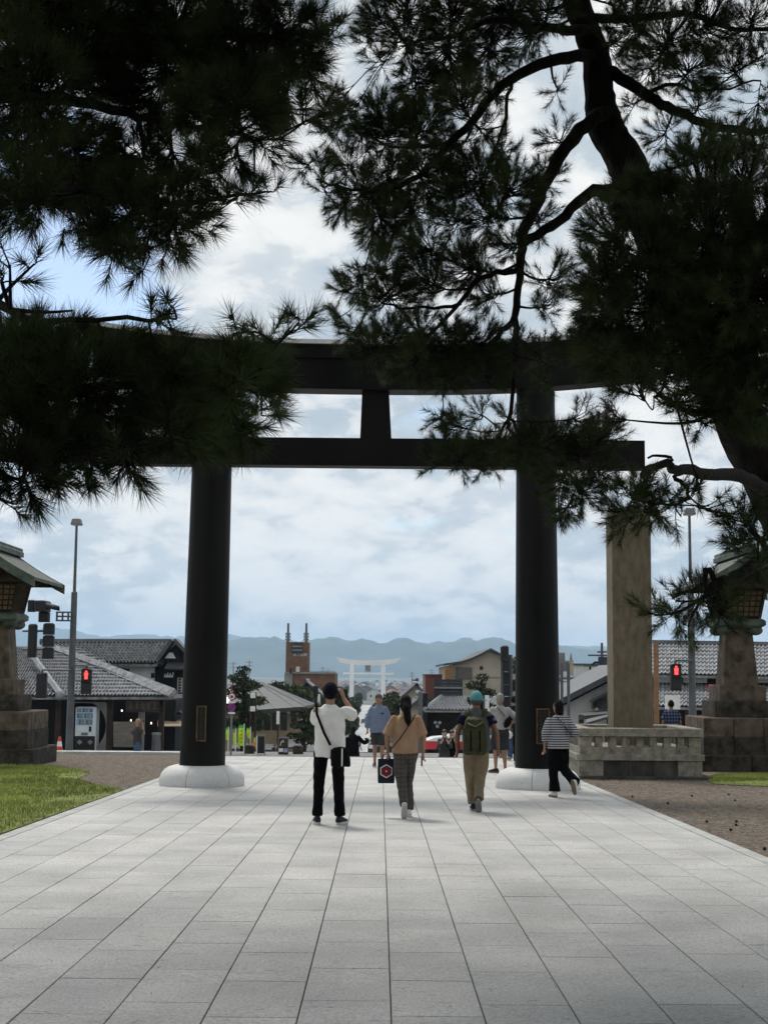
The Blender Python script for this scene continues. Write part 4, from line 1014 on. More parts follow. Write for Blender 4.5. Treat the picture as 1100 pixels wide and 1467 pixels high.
# ---- second shop: two storeys, white walls, gable to the right
d = 68
b2 = thing('gabled_shop', 'two storey white walled shop house with grey tile roof and dark timber gable', 'shop', (at(190, 1060, d).x, d, gz(d)))
tile_field([E(60, 951, d - .6), E(226, 951, d - .6), E(249, 921, d + 3.0), E(60, 921, d + 3.0)], 34, 8, 'roof_tiles', m_tile, b2, .08, .09)
k = MB(); k.tube([E(58, 919.5, d + 3.0), E(250, 919.5, d + 3.0)], .17, 6); k.build('ridge', m_tiled, b2)
wbox(60, 222, 953, 1000, d, 6, 'wall', m_white, b2, True)
# gable end with overhanging verge
g0, gt, g1 = E(223, 953, d - .6), E(248, 919, d + 3.0), E(272, 945, d + 6.2)
a, b, c = at(222, 1070, d), at(222, 956, d), at(272, 956, d)
xg = at(223.5, 990, d).x
k = MB(); k.tube([g0 + Vector((.2, 0, 0)), gt + Vector((.25, 0, 0)), ], .12, 4); k.build('verge_board', m_black, b2)
x0, x1, z0, z1 = rect(223, 268, 936, 1040, d + .1); zz = at(245, 922, d + .1).z
k = MB(); k.prism([(x0, gz(d) - .2), (x1, gz(d) - .2), (x1, z1 - .2), ((x0 + x1) / 2 + .2, zz), (x0, z1 - .45)], d + .1, d + 5); k.build('gable_wall', m_black, b2)
x0_, x1_, z0_, z1_ = rect(236, 252, 935, 943, d); k = MB(); k.prism([(x0_, z0_), (x1_, z0_), ((x0_ * .3 + x1_ * .7), z1_), ((x0_ * .6 + x1_ * .4), z1_)], d + .04, d + .095); k.build('gable_plaster', m_white, b2)
k = MB(); p, q, s = at(222, 955, d - .3), at(248, 918, d - .3), at(274, 946, d - .3)
k.slab([p, p + Vector((0, 1.2, 0)), q + Vector((0, 1.2, 0)), q], .16); k.slab([q, q + Vector((0, 1.2, 0)), s + Vector((0, 1.2, 0)), s], .16); k.build('gable_eave', m_tiled, b2)
x0, x1, z0, z1 = rect(237, 272, 952, 957, d - .6); k = MB(); k.slab([(x0, d - .8, z0), (x1, d - .8, z0), (x1, d + .1, z1 + .1), (x0, d + .1, z1 + .1)], .08); k.build('pent_roof', m_tiled, b2)
x0, x1, z0, z1 = rect(234, 250, 960, 974, d - .1); k = MB(); k.box(x0, x1, d - .1, d - .02, z0, z1); sg = k.build('sign_board', m_black, b2)
k = MB()
for i in range(7):
    xx = x0 + (x1 - x0) * (.12 + .12 * i); hgt = [.16, .1, .22, .12, .2, .1, .24][i]; k = MB(); k.prism([(xx - .02, z0 + .12), (xx + .03, z0 + .12), (xx + .06, z0 + .12 + hgt), (xx + .01, z0 + .12 + hgt)], d - .115, d - .101); k.build('brush_stroke', m_paperw, sg)
x0, x1, z0, z1 = rect(254, 261.5, 971, 992, d - .4); k = MB(); k.box(x0, x1, d - .42, d - .3, z0, z1); sg = k.build('lantern_sign', mat('dim paper sign', (.33, .32, .30), .7, .05), b2)
for i in range(5): zz = z1 - (i + .6) * (z1 - z0) / 5.2; k = MB(); k.box((x0 + x1) / 2 - .06, (x0 + x1) / 2 + .06, d - .432, d - .421, zz - .045, zz + .045); k.build('character', m_dk, sg)
window(167, 186, 958, 968, d, b2); window(217, 222, 964, 971, d, b2)
# lower lean-to roof right and white wall below
tile_field([E(228, 1022, d - 3.4), E(275, 1022, d - 3.4), E(275, 1005, d - .1), E(222, 1005, d - .1)], 10, 4, 'lean_to_roof', m_tiled, b2)
wbox(229, 262, 994, 1008, d - .2, .15, 'white_panel', m_white, b2)
# stall canopy
k = MB(); k.slab([E(226, 1040, d - 5), E(262, 1040, d - 5), E(262, 1030, d - 3), E(226, 1026, d - 3)], .04); k.build('canopy', m_tan, b2)

# ---- restaurant with grey sheet roof
d = 85
rs = thing('restaurant', 'single storey restaurant with grey hipped roof and long windows beyond the crossing', 'restaurant', (at(390, 1060, d).x, d, gz(d)))
k = MB(); k.slab([E(322, 1020, d - 1), E(440, 1012, d - 1), E(380, 981, d + 6), E(340, 979, d + 6)], .2); k.slab([E(440, 1012, d - 1), E(452, 1008, d + 9), E(384, 980, d + 8), E(380, 981, d + 6)], .2); k.build('roof', m_plain, rs)
for i in range(4):
    q = i / 3.0; k = MB(); k.tube([E(335 + 88 * q, 1019 - 6 * q, d - 1), E(343 + 33 * q, 981, d + 5.9)], .04, 4); k.build('roof_seam', m_conc, rs)
k = MB(); k.tube([E(380, 980.5, d + 6), E(441, 1012, d - 1.05)], .09, 5); k.build('hip_ridge', m_conc, rs)
wbox(322, 430, 1019, 1060, d, 8, 'wall', m_tan, rs, True)
for a, b in ((342, 352), (354, 364), (366, 376), (378, 388), (390, 400), (402, 411.5)): window(a, b, 1022, 1046, d, rs, mull=0)
window(417, 426, 1019, 1042, d, rs)
for px in (380, 413): c = at(px, 1020.5, d - .4); k = MB(); k.ell(c, (.09, .09, .09), 8, 6); k.build('eave_lamp', mat('cream lamp globe', (.7, .62, .45), .5, .05), rs)
k = MB(); k.slab([E(395, 1072, d - 8), E(440, 1068, d - 8), E(436, 1058, d - 2), E(398, 1060, d - 2)], .12); k.build('porch_roof', m_tiled, rs)
k = MB(); k.slab([E(330, 1072, d - 8), E(392, 1074, d - 8), E(392, 1066, d - 3), E(335, 1064, d - 3)], .12); k.build('porch_roof', m_tiled, rs)
for px in (340, 392, 437): x = at(px, 1060, d - 7.8).x; k = MB(); k.box(x - .08, x + .08, d - 7.9, d - 7.74, gz(d - 8) - .1, at(px, 1071, d - 7.8).z); k.build('porch_post', m_brown, rs)

# ---- white walled house with gables
d = 112
hs = thing('white_house', 'white walled house with dark gabled tile roof behind the restaurant', 'house', (at(420, 1020, d).x, d, gz(d)))
wbox(372, 452, 997, 1040, d, 9, 'wall', m_white, hs, True)
tile_field([E(366, 1000, d - .8), E(455, 996.5, d - .8), E(440, 984, d + 4), E(378, 980, d + 4)], 24, 7, 'roof_tiles', m_tiled, hs, .05)
x0, x1, z0, z1 = rect(418, 456, 977, 994, d - 1.5); k = MB(); k.prism([(x0, z0), (x1, z0), ((x0 + x1) / 2, z1 - .15)], d - 1.5, d + 3); k.build('gable', m_slat, hs)
xm = (x0 + x1) / 2
for s, xe in ((-1, x0), (1, x1)): k = MB(); k.slab([(xe + s * .3, d - 2, z0 - .15), (xm, d - 2, z1), (xm, d + 3.2, z1), (xe + s * .3, d + 3.2, z0 - .15)], .14); k.build('gable_roof', m_tiled, hs)
k = MB(); k.tube([(xm, d - 2.1, z1 + .1), (xm, d + 3.2, z1 + .1)], .16, 6); k.build('ridge', m_tiled, hs)

# ---- brick tower
d = 250
tw_ = thing('brick_tower', 'red brown brick office tower with two antenna masts and white lettering', 'building', (at(425, 1000, d).x, d, gz(d)))
wbox(408.5, 442, 920, 1000, d, 6, 'tower', m_brick, tw_, True)
wbox(410, 480, 964.5, 1000, d - 2, 16, 'low_block', m_brick, tw_, True)
wbox(407, 419, 964, 1000, d - 2.3, 4, 'concrete_corner', m_conc, tw_, True)
wbox(410, 481, 963, 965, d - 2.4, 2, 'parapet', m_conc, tw_)
wbox(418, 434, 921, 936, d - .25, .2, 'vent_frame', m_slat, tw_)
for i in range(5): wbox(419, 433, 922.3 + i * 2.7, 924.2 + i * 2.7, d - .5, .2, 'louvre', m_conc if i % 2 else m_slat, tw_)
for px, py, w in ((415, 960, 3), (424, 958, 5)): wbox(px, px + w, py - 3, py + 4.5, d - 2.8, .8, 'rooftop_unit', m_white if px > 420 else m_brown, tw_)
for px in (413, 439):
    x = at(px, 900, d + 1).x; k = MB(); k.tube([(x, d + 1, at(px, 921, d).z), (x, d + 1, at(px, 892.5, d).z)], [.22, .18], 8); ms = k.build('antenna_mast', m_pole, tw_)
    for j in range(3):
        k = MB(); z = at(px, 908 + j * 4, d).z; k.box(x - .45, x + .45, d + .6, d + .9, z - .18, z + .18); k.build('antenna', m_grey, ms)
txt = text_mesh('商工会館', .62, 'lettering', m_paperw, tw_, Matrix.Translation(at(430, 938.2, d - .08)) @ FACE_CAM, .03)
k = MB()
for i in range(14):
    px = 445 + i * 2.6; k.tube([at(px, 964, d - 1.5), at(px, 961.5, d - 1.5)], .03, 4)
k.tube([at(444, 961.5, d - 1.5), at(480, 962, d - 1.5)], .03, 4); k.build('railing', m_pole, tw_)

# ---- right of the road
d = 80
ds = thing('black_shop', 'black boarded shop with grey tiled roof behind the red and white taxi', 'shop', (at(665, 1060, d).x, d, gz(d)))
wbox(605, 612.5, 993, 1080, d - 1.2, 9, 'end_wall', mat('blue black wall', (.012, .014, .02), .8, .1), ds, True)
tile_field([E(607, 1017, d - 1.4), E(735, 1018, d - 1.4), E(735, 998, d + 3), E(631, 998, d + 3)], 26, 6, 'roof_tiles', m_tile, ds, .07)
k = MB(); k.tube([E(608, 1016, d - 1.45), E(632, 997.5, d + 2.9)], .12, 5); k.build('hip_ridge', m_tile, ds)
wbox(613, 740, 1016, 1080, d, 6, 'wall', m_brown, ds, True)
x0, x1, z0, z1 = rect(619, 634, 1030, 1044, d - .15); k = MB(); k.box(x0, x1, d - .12, d - .03, z0, z1); sg = k.build('crest_sign', m_dk, ds)
for i in range(3):
    a = math.pi * 2 * i / 3 + .5; cx_, cz_ = (x0 + x1) / 2 + .14 * math.cos(a), (z0 + z1) / 2 + .14 * math.sin(a); k = MB(); k.prism([(cx_ + .1 * math.cos(t * 1.047), cz_ + .1 * math.sin(t * 1.047)) for t in range(6)], d - .14, d - .122); k.build('crest_leaf', m_paperw, sg)
sb = thing('slatted_billboard', 'dark blue slatted screen standing above the black shop roof', 'billboard', (at(642, 990, d + 3.6).x, d + 3.6, gz(d) - .2))
for i in range(6): wbox(621.5, 662.5, 973.5 + i * 4.4, 977.3 + i * 4.4, d + 3.6, .12, 'slat', m_slat, sb)
for px in (624, 642, 660): x = at(px, 990, d + 3.8).x; k = MB(); k.box(x - .06, x + .06, d + 3.73, d + 3.85, gz(d) - .2, at(px, 972.5, d + 3.8).z); k.build('post', m_slat, sb)
wbox(622, 672, 984.2, 986.2, d + 3.4, .1, 'rail', m_conc, sb)
# beige hall with swept gable
d = 130
bh = thing('beige_hall', 'large beige hall with a swept gable roofline and one small dark window', 'building', (at(690, 1000, d).x, d, gz(d)))
prof = [(640, 955), (660, 951), (675, 946), (688, 940), (697, 935), (702, 932.5), (712, 937.5), (722, 943.5), (740, 953), (760, 960), (790, 966)]
P2 = [at(px, py, d) for px, py in prof]
k = MB(); k.prism([(P2[0].x, gz(d) - .3)] + [(p.x, p.z) for p in P2] + [(P2[-1].x, gz(d) - .3)][::1], d, d + 18); k.build('wall', m_cream, bh)
k = MB(); rings = []
for p in [at(635, 954.5, d)] + P2[1:]: rings.append([(p.x, d - .6, p.z + .03), (p.x, d + 18.5, p.z + .03), (p.x, d + 18.5, p.z + .24), (p.x, d - .6, p.z + .24)])
k.rings(rings); k.build('roof', m_plain, bh)
x0, x1, z0, z1 = rect(653, 676, 956, 973.5, d); k = MB(); k.box(x0, x1, d - .1, d - .01, z0, z1); k.build('louvre_panel', m_conc if False else mat('taupe louvre', (.13, .115, .105), .8, .1), bh)
window(687, 691.5, 954.5, 959.5, d, bh)
k = MB(); k.box(*rect(641, 720, 972, 973, d)[:2], d - .08, d - .004, at(690, 970.5, d).z, at(690, 969.8, d).z); k.build('string_course', m_conc, bh)
wbox(637.5, 646, 955.5, 975, d - 1.5, 1.4, 'timber_bay', mat('orange timber', (.26, .13, .045), .8, .15), bh)
rb = thing('red_block', 'plain reddish brick block left of the beige hall', 'building', (at(622, 1000, 140).x, 140, gz(140)))
wbox(609, 640, 967, 1000, 140, 8, 'wall', mat('rust red cladding', (.19, .075, .055), .85, .08), rb, True); wbox(608.5, 640.5, 966, 967.4, 139.8, 8.4, 'parapet', m_brick, rb)
def gable_house(px0, px1, py_eave, py_ridge, d, label, wall, roof, dep=10, skew=.5, group=None):
    x0, x1, ze, _ = rect(px0, px1, py_eave, py_eave, d); zr = at((px0 + px1) / 2, py_ridge, d).z; xm = x0 + (x1 - x0) * skew
    r = thing('gabled_house', label, 'house', ((x0 + x1) / 2, d, gz(d)), group)
    k = MB(); k.prism([(x0, gz(d) - .3), (x1, gz(d) - .3), (x1, ze), (xm, zr - .1), (x0, ze)], d, d + dep); k.build('wall', wall, r)
    for xe, s in ((x0, -1), (x1, 1)):
        dx = (xe - xm) * .12; dz = (ze - zr) * .12
        k = MB(); q = [(xm, d - .5, zr + .06), (xe + dx, d - .5, ze + dz + .06), (xe + dx, d + dep + .4, ze + dz + .06), (xm, d + dep + .4, zr + .06)]; k.slab(q if s < 0 else q[::-1], -.22); k.build('roof', roof, r)
    k = MB(); k.tube([(xm, d - .55, zr + .30), (xm, d + dep + .45, zr + .30)], .16, 6); k.build('ridge', m_tiled, r)
    return r
gable_house(576, 610, 997, 979, 118, 'beige house with pale tiled gable left of the black shop', m_cream, m_plain, 12, .62)
gable_house(586, 606, 1012, 1000, 95, 'narrow cream house with pale sloping roof edge beside the black shop', m_cream, m_plain, 8, .8)
gable_house(560, 600, 1003, 992, 165, 'low pale house with grey roof behind the roadside trees', m_white, m_tile, 10, .5)
# ---- right of the right pillar
d = 66
wh = thing('white_gable_house', 'white plastered house with dark sloping roof edge behind the stone balustrade', 'house', (at(850, 1040, d).x, d, gz(d)))
x0, z0 = at(805, 1012, d).x, at(805, 1012, d).z; x1, z1 = at(900, 963, d).x, at(900, 963, d).z; x2, z2 = at(985, 1010, d).x, at(985, 1010, d).z
k = MB(); k.prism([(x0, gz(d) - .2), (x2, gz(d) - .2), (x2, z2), (x1, z1), (x0, z0)], d, d + 8); k.build('wall', m_white, wh)
k = MB(); k.slab([(x0 - .4, d - .7, z0 - .05), (x1, d - .7, z1 + .15), (x1, d + 8.2, z1 + .15), (x0 - .4, d + 8.2, z0 - .05)], -.25); k.build('roof', m_tiled, wh)
k = MB(); k.slab([(x1, d - .7, z1 + .15), (x2 + .4, d - .7, z2 - .05), (x2 + .4, d + 8.2, z2 - .05), (x1, d + 8.2, z1 + .15)], -.25); k.build('roof', m_tiled, wh)
k = MB(); k.slab([E(843, 1003, d - 1.6), E(880, 984, d - 1.6), E(880, 982, d - .1), E(845, 1000, d - .1)], .14); k.build('porch_roof', m_tiled, wh)
wbox(848, 880, 1002, 1016, d - .35, .3, 'porch_wall', m_grey, wh)
window(849.5, 855.5, 1006, 1013, d - .4, wh)
c = at(855, 1016, d - .5); k = MB(); k.ell(c, (.1, .08, .08), 8, 6); k.build('porch_lamp', mat('cream lamp globe', (.7, .62, .45), .5, .05), wh)
k = MB(); k.slab([E(828, 1026, d - 4), E(872, 1022, d - 4), E(872, 1017, d - 1), E(832, 1020, d - 1)], .16); k.slab([E(838, 1036, d - 5), E(872, 1026, d - 5), E(872, 1023, d - 4.2), E(840, 1030, d - 4.2)], .1); k.build('lower_roof', m_tiled, wh)
for px in (832, 872): x = at(px, 1030, d - 3.8).x; k = MB(); k.box(x - .1, x + .1, d - 3.9, d - 3.7, gz(d - 4) - .1, at(px, 1024, d - 3.8).z); k.build('post', m_brown, wh)
gable_house(802, 862, 990, 978, 84, 'low house with grey roof behind the white gabled house', m_white, m_plain, 9, .5)
d = 120
fb_ = thing('flat_roofed_building', 'white flat roofed building with teal roof edge beyond the gabled houses', 'building', (at(840, 1000, d).x, d, gz(d)))
wbox(820, 870, 953, 990, d, 8, 'wall', m_white, fb_, True); wbox(819.5, 870.5, 950.8, 953, d - .15, 8.3, 'roof_edge', mat('teal coping', (.05, .10, .095), .6, .1), fb_)
fc = thing('grey_block', 'grey concrete block with pale tower beside the right gate pillar', 'building', (at(806, 1000, 110).x, 110, gz(110)))
wbox(798, 809, 935, 948, 110, 5, 'roof_room', m_conc, fc); wbox(798, 815, 948, 990, 109.8, 6, 'wall', m_grey, fc, True); wbox(815.3, 821, 946, 990, 109.5, 4, 'tower', m_cream, fc, True); wbox(805, 813, 962, 990, 109.4, .3, 'white_panel', m_white, fc)
x = at(817.5, 940, 110.5).x; k = MB(); k.tube([(x, 110.5, at(817, 947, 110).z), (x, 110.5, at(817, 936, 110).z)], [.12, .03], 6); k.build('spike', m_grey, fc)
for px, lab in ((804.5, 'thin grey steel post beside the right gate pillar'), (814, 'thin grey steel post in front of the white gabled house')):
    dd = 52; c = at(px, 1000, dd); k = MB(); k.tube([(c.x, dd, gz(dd)), (c.x, dd, at(px, 950, dd).z)], .055, 8); o = k.build('steel_post', m_pole, loc=(c.x, dd, gz(dd)), smooth='auto'); tag(o, lab, 'post')
# utility pole with transformer
d = 92; c = at(862, 960, d); up = thing('utility_pole', 'utility pole with black transformer and cross arms left of the tall stone pillar', 'utility pole', (c.x, d, gz(d)))
k = MB(); k.tube([(c.x, d, gz(d)), (c.x, d, at(862, 921, d).z)], [.16, .08], 8); k.build('pole', m_pole, up, smooth='auto')
k = MB(); z = at(862, 949, d).z; k.tube([(c.x, d - .3, z - .35), (c.x, d - .3, z + .35)], .3, 10); k.build('transformer', m_slat, up, smooth='auto')
for py, w in ((939, .9), (954, 1.2), (934, .3)): k = MB(); z = at(862, py, d).z; k.box(c.x - w, c.x + w, d - .1, d + .02, z - .05, z + .05); k.build('cross_arm', m_pole, up)
k = MB(); a, b = at(845, 976, d), at(856, 949, d); k.tube([(a.x, d, a.z), (a.x, d, b.z - .25), (a.x + .3, d, b.z), (c.x, d, b.z)], .08, 6); k.tube([(a.x, d, (a.z + b.z) / 2), (c.x, d, (a.z + b.z) / 2)], .05, 6); k.build('ladder_frame', m_dk, up)
# orange brown pole
d = 50; c = at(939.5, 980, d); k = MB(); k.tube([(c.x, d, gz(d)), (c.x, d, at(939, 920, d).z)], .09, 8); o = k.build('timber_pole', mat('orange brown pole', (.23, .12, .06), .8, .1), loc=(c.x, d, gz(d)), smooth='auto'); tag(o, 'orange brown timber pole right of the tall stone pillar', 'pole')
# right tiled house
d = 60
rh = thing('tiled_house', 'long house with two tiers of grey tile roofs behind the right stone lantern', 'house', (at(1040, 1040, d).x, d, gz(d)))
tile_field([E(934, 966, d - .8), E(1180, 970, d - .8), E(1180, 926, d + 4), E(934, 922, d + 4)], 44, 8, 'roof_tiles', m_tile, rh, .05, .05)
k = MB(); k.tube([E(934, 921.5, d + 4), E(1180, 925.5, d + 4)], .17, 6); k.build('ridge', m_tiled, rh)
wbox(936, 1180, 967, 1045, d, 8, 'wall', m_brown, rh, True)
for a, b in ((940, 975), (978, 1012), (1080, 1110)): wbox(a, b, 969, 978, d - .06, .05, 'plaster_panel', m_white, rh)
tile_field([E(936, 1012, d - 3.2), E(1180, 1015, d - 3.2), E(1180, 983, d - .05), E(936, 979, d - .05)], 44, 6, 'lower_roof_tiles', m_tile, rh, .05, .05)
for px in (940, 985, 1030, 1080): x = at(px, 1030, d - 3).x; k = MB(); k.box(x - .1, x + .1, d - 3.1, d - 2.9, gz(d - 3) - .1, at(px, 1014, d - 3).z); k.build('post', m_brown, rh)
# signs near the right side
d = 43; x0, x1, z0, z1 = rect(952.5, 973.5, 996, 1016, d); nb = thing('notice_board', 'blank white notice board behind the man in the checked shirt', 'sign', ((x0 + x1) / 2, d, gz(d)))
k = MB(); k.box(x0, x1, d, d + .04, z0, z1); k.build('board', m_paperw, nb); k = MB(); k.tube([((x0 + x1) / 2, d + .07, gz(d)), ((x0 + x1) / 2, d + .07, z1)], .03, 8); k.build('post', m_pole, nb)
d = 58; x0, x1, z0, z1 = rect(1014, 1022, 980.5, 988, d - 3.5); rsn = thing('red_sign', 'small red sign with a white mark on the lower tiled eave', 'sign', ((x0 + x1) / 2, d - 3.5, gz(d)))
k = MB(); k.box(x0, x1, d - 3.5, d - 3.45, z0, z1); k.build('panel', mat('red sign', (.55, .03, .04), .5, .05), rsn); k = MB(); k.box(x0 + .05, x0 + .12, d - 3.512, d - 3.501, z0 + .05, z1 - .05); k.build('mark', m_paperw, rsn); k = MB(); k.tube([((x0 + x1) / 2, d - 3.42, gz(d)), ((x0 + x1) / 2, d - 3.42, z0)], .03, 6); k.build('post', m_pole, rsn)
d = 60; x0, x1, z0, z1 = rect(694.5, 700.5, 996, 1018.5, d); wb = thing('banner_sign', 'white vertical banner sign beside the man in the turquoise cap', 'sign', ((x0 + x1) / 2, d, gz(d)))
k = MB(); k.box(x0, x1, d, d + .05, z0, z1); k.build('panel', m_paperw, wb); k = MB(); k.tube([(x0 - .05, d, gz(d)), (x0 - .05, d, z1)], .03, 6); k.build('post', m_pole, wb)
# ---- nobori banners, signs and posts left of centre
m_nob = mat('lime yellow banner cloth', (.50, .72, .02), .7, .08, 3); m_nobg = mat('green banner cloth', (.02, .42, .10), .7, .08, 3); m_nobo = mat('orange banner cloth', (.75, .38, .06), .7, .1, 3)
def nobori(px0, px1, py0, py1, d, label, twist=0.0, m2=None):
    x0, x1, z0, z1 = rect(px0, px1, py0, py1, d); r = thing('banner', label, 'banner', (x1, d, gz(d)), 'lime yellow banners at the crossing')
    k = MB(); k.tube([(x1 + .02, d, gz(d)), (x1 + .02, d, z1 + .05)], .02, 6); k.build('pole', m_paperw, r)
    for nm, a, b, m in (('cloth_top', .86, 1.0, m_nobg), ('cloth', 0.0, .858, m2 or m_nob)):
        rings = []
        for j in range(9):
            q = a + (b - a) * j / 8; z = z0 + (z1 - z0) * q; rr = []
            for i in range(6):
                u = i / 5; x = x1 + (x0 - x1) * u * math.cos(twist * (1 - q)); y = d + .06 * math.sin(5 * q + 3 * u) * u + (x1 - x0) * u * math.sin(twist * (1 - q)); rr.append((x, y, z))
            rings.append(rr + [(p[0], p[1] + .008, p[2]) for p in rr[::-1]])
        MB().rings(rings).build(nm, m, r)
    if twist < .5:
        for i in range(4):
            zz = z1 - (z1 - z0) * (.28 + .18 * i); s = (x1 - x0) * .16; k = MB(); xm = (x0 + x1) / 2 + .03
            k.box(xm - s, xm + s, d - .085, d - .075, zz + s * .3, zz + s * .8); k.box(xm - s * .8, xm + s * .8, d - .085, d - .075, zz - s * .9, zz - s * .4); k.box(xm - s * .2, xm + s * .2, d - .086, d - .075, zz - s, zz + s); k.build('character', mat('olive print', (.10, .11, .02), .7, .05), r)
nobori(341.5, 349.5, 1038.5, 1068.5, 57, 'lime yellow banner facing the plaza with a green top and dark characters')
nobori(333.5, 337.5, 1046, 1072, 57, 'narrow twisted lime banner next to the left gate pillar', .9)
nobori(353, 358.5, 1043, 1058, 58, 'short lime banner folded by the wind beside the dark trunk', .9)
nobori(363.5, 367.5, 1056, 1070, 56.5, 'small green and orange banner in front of the dark notice board', .4, m_nobo)
nobori(322, 327, 1043, 1060, 57.5, 'lime banner half hidden by the left gate pillar', .7)
d = 56.8; x0, x1, z0, z1 = rect(369, 379, 1055, 1077, d); db = thing('notice_board', 'dark notice board with grey frame among the banners', 'sign', ((x0 + x1) / 2, d, gz(d)))
k = MB(); k.box(x0, x1, d, d + .06, gz(d) + .05, z1); k.build('board', m_dk, db)
k = MB(); k.box(x0 - .03, x1 + .03, d - .02, d + .08, z1, z1 + .06); k.build('top_frame', m_grey, db)
for x in (x0 - .03, x1): k = MB(); k.box(x, x + .03, d - .02, d + .08, gz(d), z1 - .001); k.build('side_frame', m_grey, db)
d = 57; x0, x1, z0, z1 = rect(399.5, 412.5, 1058, 1077, d); lb = thing('menu_board', 'framed black menu board with a white curl mark at the crossing', 'sign', ((x0 + x1) / 2, d, gz(d)))
k = MB(); k.box(x0, x1, d, d + .05, gz(d), z1); k.build('board', m_brown, lb)
k = MB(); k.box(x0 - .03, x1 + .03, d - .02, d + .06, z1, z1 + .05); k.build('frame', m_grey, lb)
for x in (x0 - .03, x1): k = MB(); k.box(x, x + .03, d - .02, d + .06, gz(d), z1 - .001); k.build('side_frame', m_grey, lb)
k = MB(); cxm, czm = (x0 + x1) / 2 - .06, (z0 + z1) / 2 + .14; k.tube([(cxm - .06, d - .02, czm - .16), (cxm - .02, d - .02, czm), (cxm + .06, d - .02, czm + .06), (cxm + .08, d - .02, czm - .02), (cxm + .01, d - .02, czm - .03)], .015, 5); k.build('curl_mark', m_paperw, lb)
k = MB(); k.box(x0, x0 + .17, d - .03, d - .021, z0, z0 + .14); k.build('paper', m_paperw, lb); k = MB(); k.box(x0 + .2, x1 - .01, d - .03, d - .021, z0 - .02, z0 + .13); k.build('paper', mat('lilac paper', (.35, .34, .5), .7, .1), lb)
d = 54; c = at(331.5, 1040, d); rs2 = thing('road_signs', 'round red bordered sign above a round blue no parking sign on one post', 'road sign', (c.x, d, gz(d)))
k = MB(); k.tube([(c.x, d + .05, gz(d)), (c.x, d + .05, at(331, 990, d).z)], .04, 8); k.build('post', m_grey, rs2)
def disc(py, r0, m, y, parent, nm):
    z = at(331, py, d).z; k = MB(); k.prism([(c.x + r0 * math.cos(2 * math.pi * i / 24), z + r0 * math.sin(2 * math.pi * i / 24)) for i in range(24)], y, y + .008); return k.build(nm, m, parent), z
m_sr = mat('sign red', (.5, .03, .03), .5, .05); m_sb = mat('sign blue', (.02, .05, .3), .5, .05)
o, z = disc(998, .145, m_sr, d, rs2, 'red_disc'); disc(998, .105, m_paperw, d - .01, o, 'white_face'); k = MB(); k.box(c.x - .05, c.x + .05, d - .02, d - .011, z - .05, z + .05); k.build('mark', m_sb, o)
o, z = disc(1013.5, .145, m_sr, d, rs2, 'red_disc'); disc(1013.5, .115, m_sb, d - .01, o, 'blue_face'); k = MB(); k.tube([(c.x - .08, d - .016, z + .08), (c.x + .08, d - .016, z - .08)], .013, 4); k.build('slash', m_sr, o)
for py in (1006, 1021.5): z = at(331, py, d).z; k = MB(); k.box(c.x - .13, c.x + .13, d, d + .008, z - .035, z + .035); pl_ = k.build('supplement_plate', m_paperw, rs2)
for px, pys, lab, d in ((362, (996.5, 1015.5), 'dark post carrying two small white lantern boxes by the pine', 60),):
    c = at(px, 1030, d); r = thing('lantern_post', lab, 'post', (c.x, d, gz(d)))
    for o_ in (-.1, .1): k = MB(); k.tube([(c.x + o_, d + .1, gz(d)), (c.x + o_, d + .1, at(px, 992, d).z)], .05, 6); k.build('post', m_brown, r)
    for py in pys: z = at(px, py, d).z; k = MB(); k.bbox(c.x - .1, c.x + .1, d - .12, d + .05, z - .1, z + .1, .01); k.build('lantern_box', m_paperw, r)
d = 60; c = at(398.3, 1030, d); r = thing('vertical_sign', 'slim white vertical sign on a dark post before the restaurant windows', 'sign', (c.x, d, gz(d)))
x0, x1, z0, z1 = rect(396, 400.6, 1019, 1037.5, d); k = MB(); k.box(x0, x1, d, d + .06, z0, z1); k.build('panel', m_paperw, r); k = MB(); k.tube([(c.x, d + .1, gz(d)), (c.x, d + .1, z1)], .04, 6); k.build('post', m_brown, r)

# ---- far white torii
d = 632; m_wt = mat('white concrete torii', (.86, .86, .85), .7, .05, .2)
c = at(527, 1010, d); ft = thing('white_torii', 'huge white concrete torii far down the approach road', 'torii', (c.x, d, gz(d)))
for px in (503.5, 549.5): a = at(px, 965, d); k = MB(); k.tube([(a.x, d, gz(d)), (a.x + (c.x - a.x) * .03, d, at(px, 949, d).z)], [1.05, .9], 20); k.build('pillar', m_wt, ft, smooth='auto')
zb, zt = at(527, 953, d).z, at(527, 946, d).z; x0, x1 = at(484, 950, d).x, at(571, 950, d).x; rings = []
for i in range(25):
    q = -1 + i / 12; x = (x0 + x1) / 2 + (x1 - x0) / 2 * q; cc = 1.25 * abs(q) ** 2.5; xo = .8 * q; rings.append([(x - xo, d - .8, zb + cc), (x - xo, d + .8, zb + cc), (x + xo, d + 1, zt + cc * 1.15), (x + xo, d - 1, zt + cc * 1.15)])
MB().rings(rings).build('lintel', m_wt, ft)
a, b = at(491, 966, d), at(564, 963.8, d); k = MB(); k.box(a.x, b.x, d - .5, d + .5, a.z, b.z); k.build('tie_beam', m_wt, ft)
a, b = at(523, 962, d), at(531, 952, d); k = MB(); k.box(a.x, b.x, d - .8, d + .3, a.z, b.z); k.build('name_plaque', m_conc, ft)

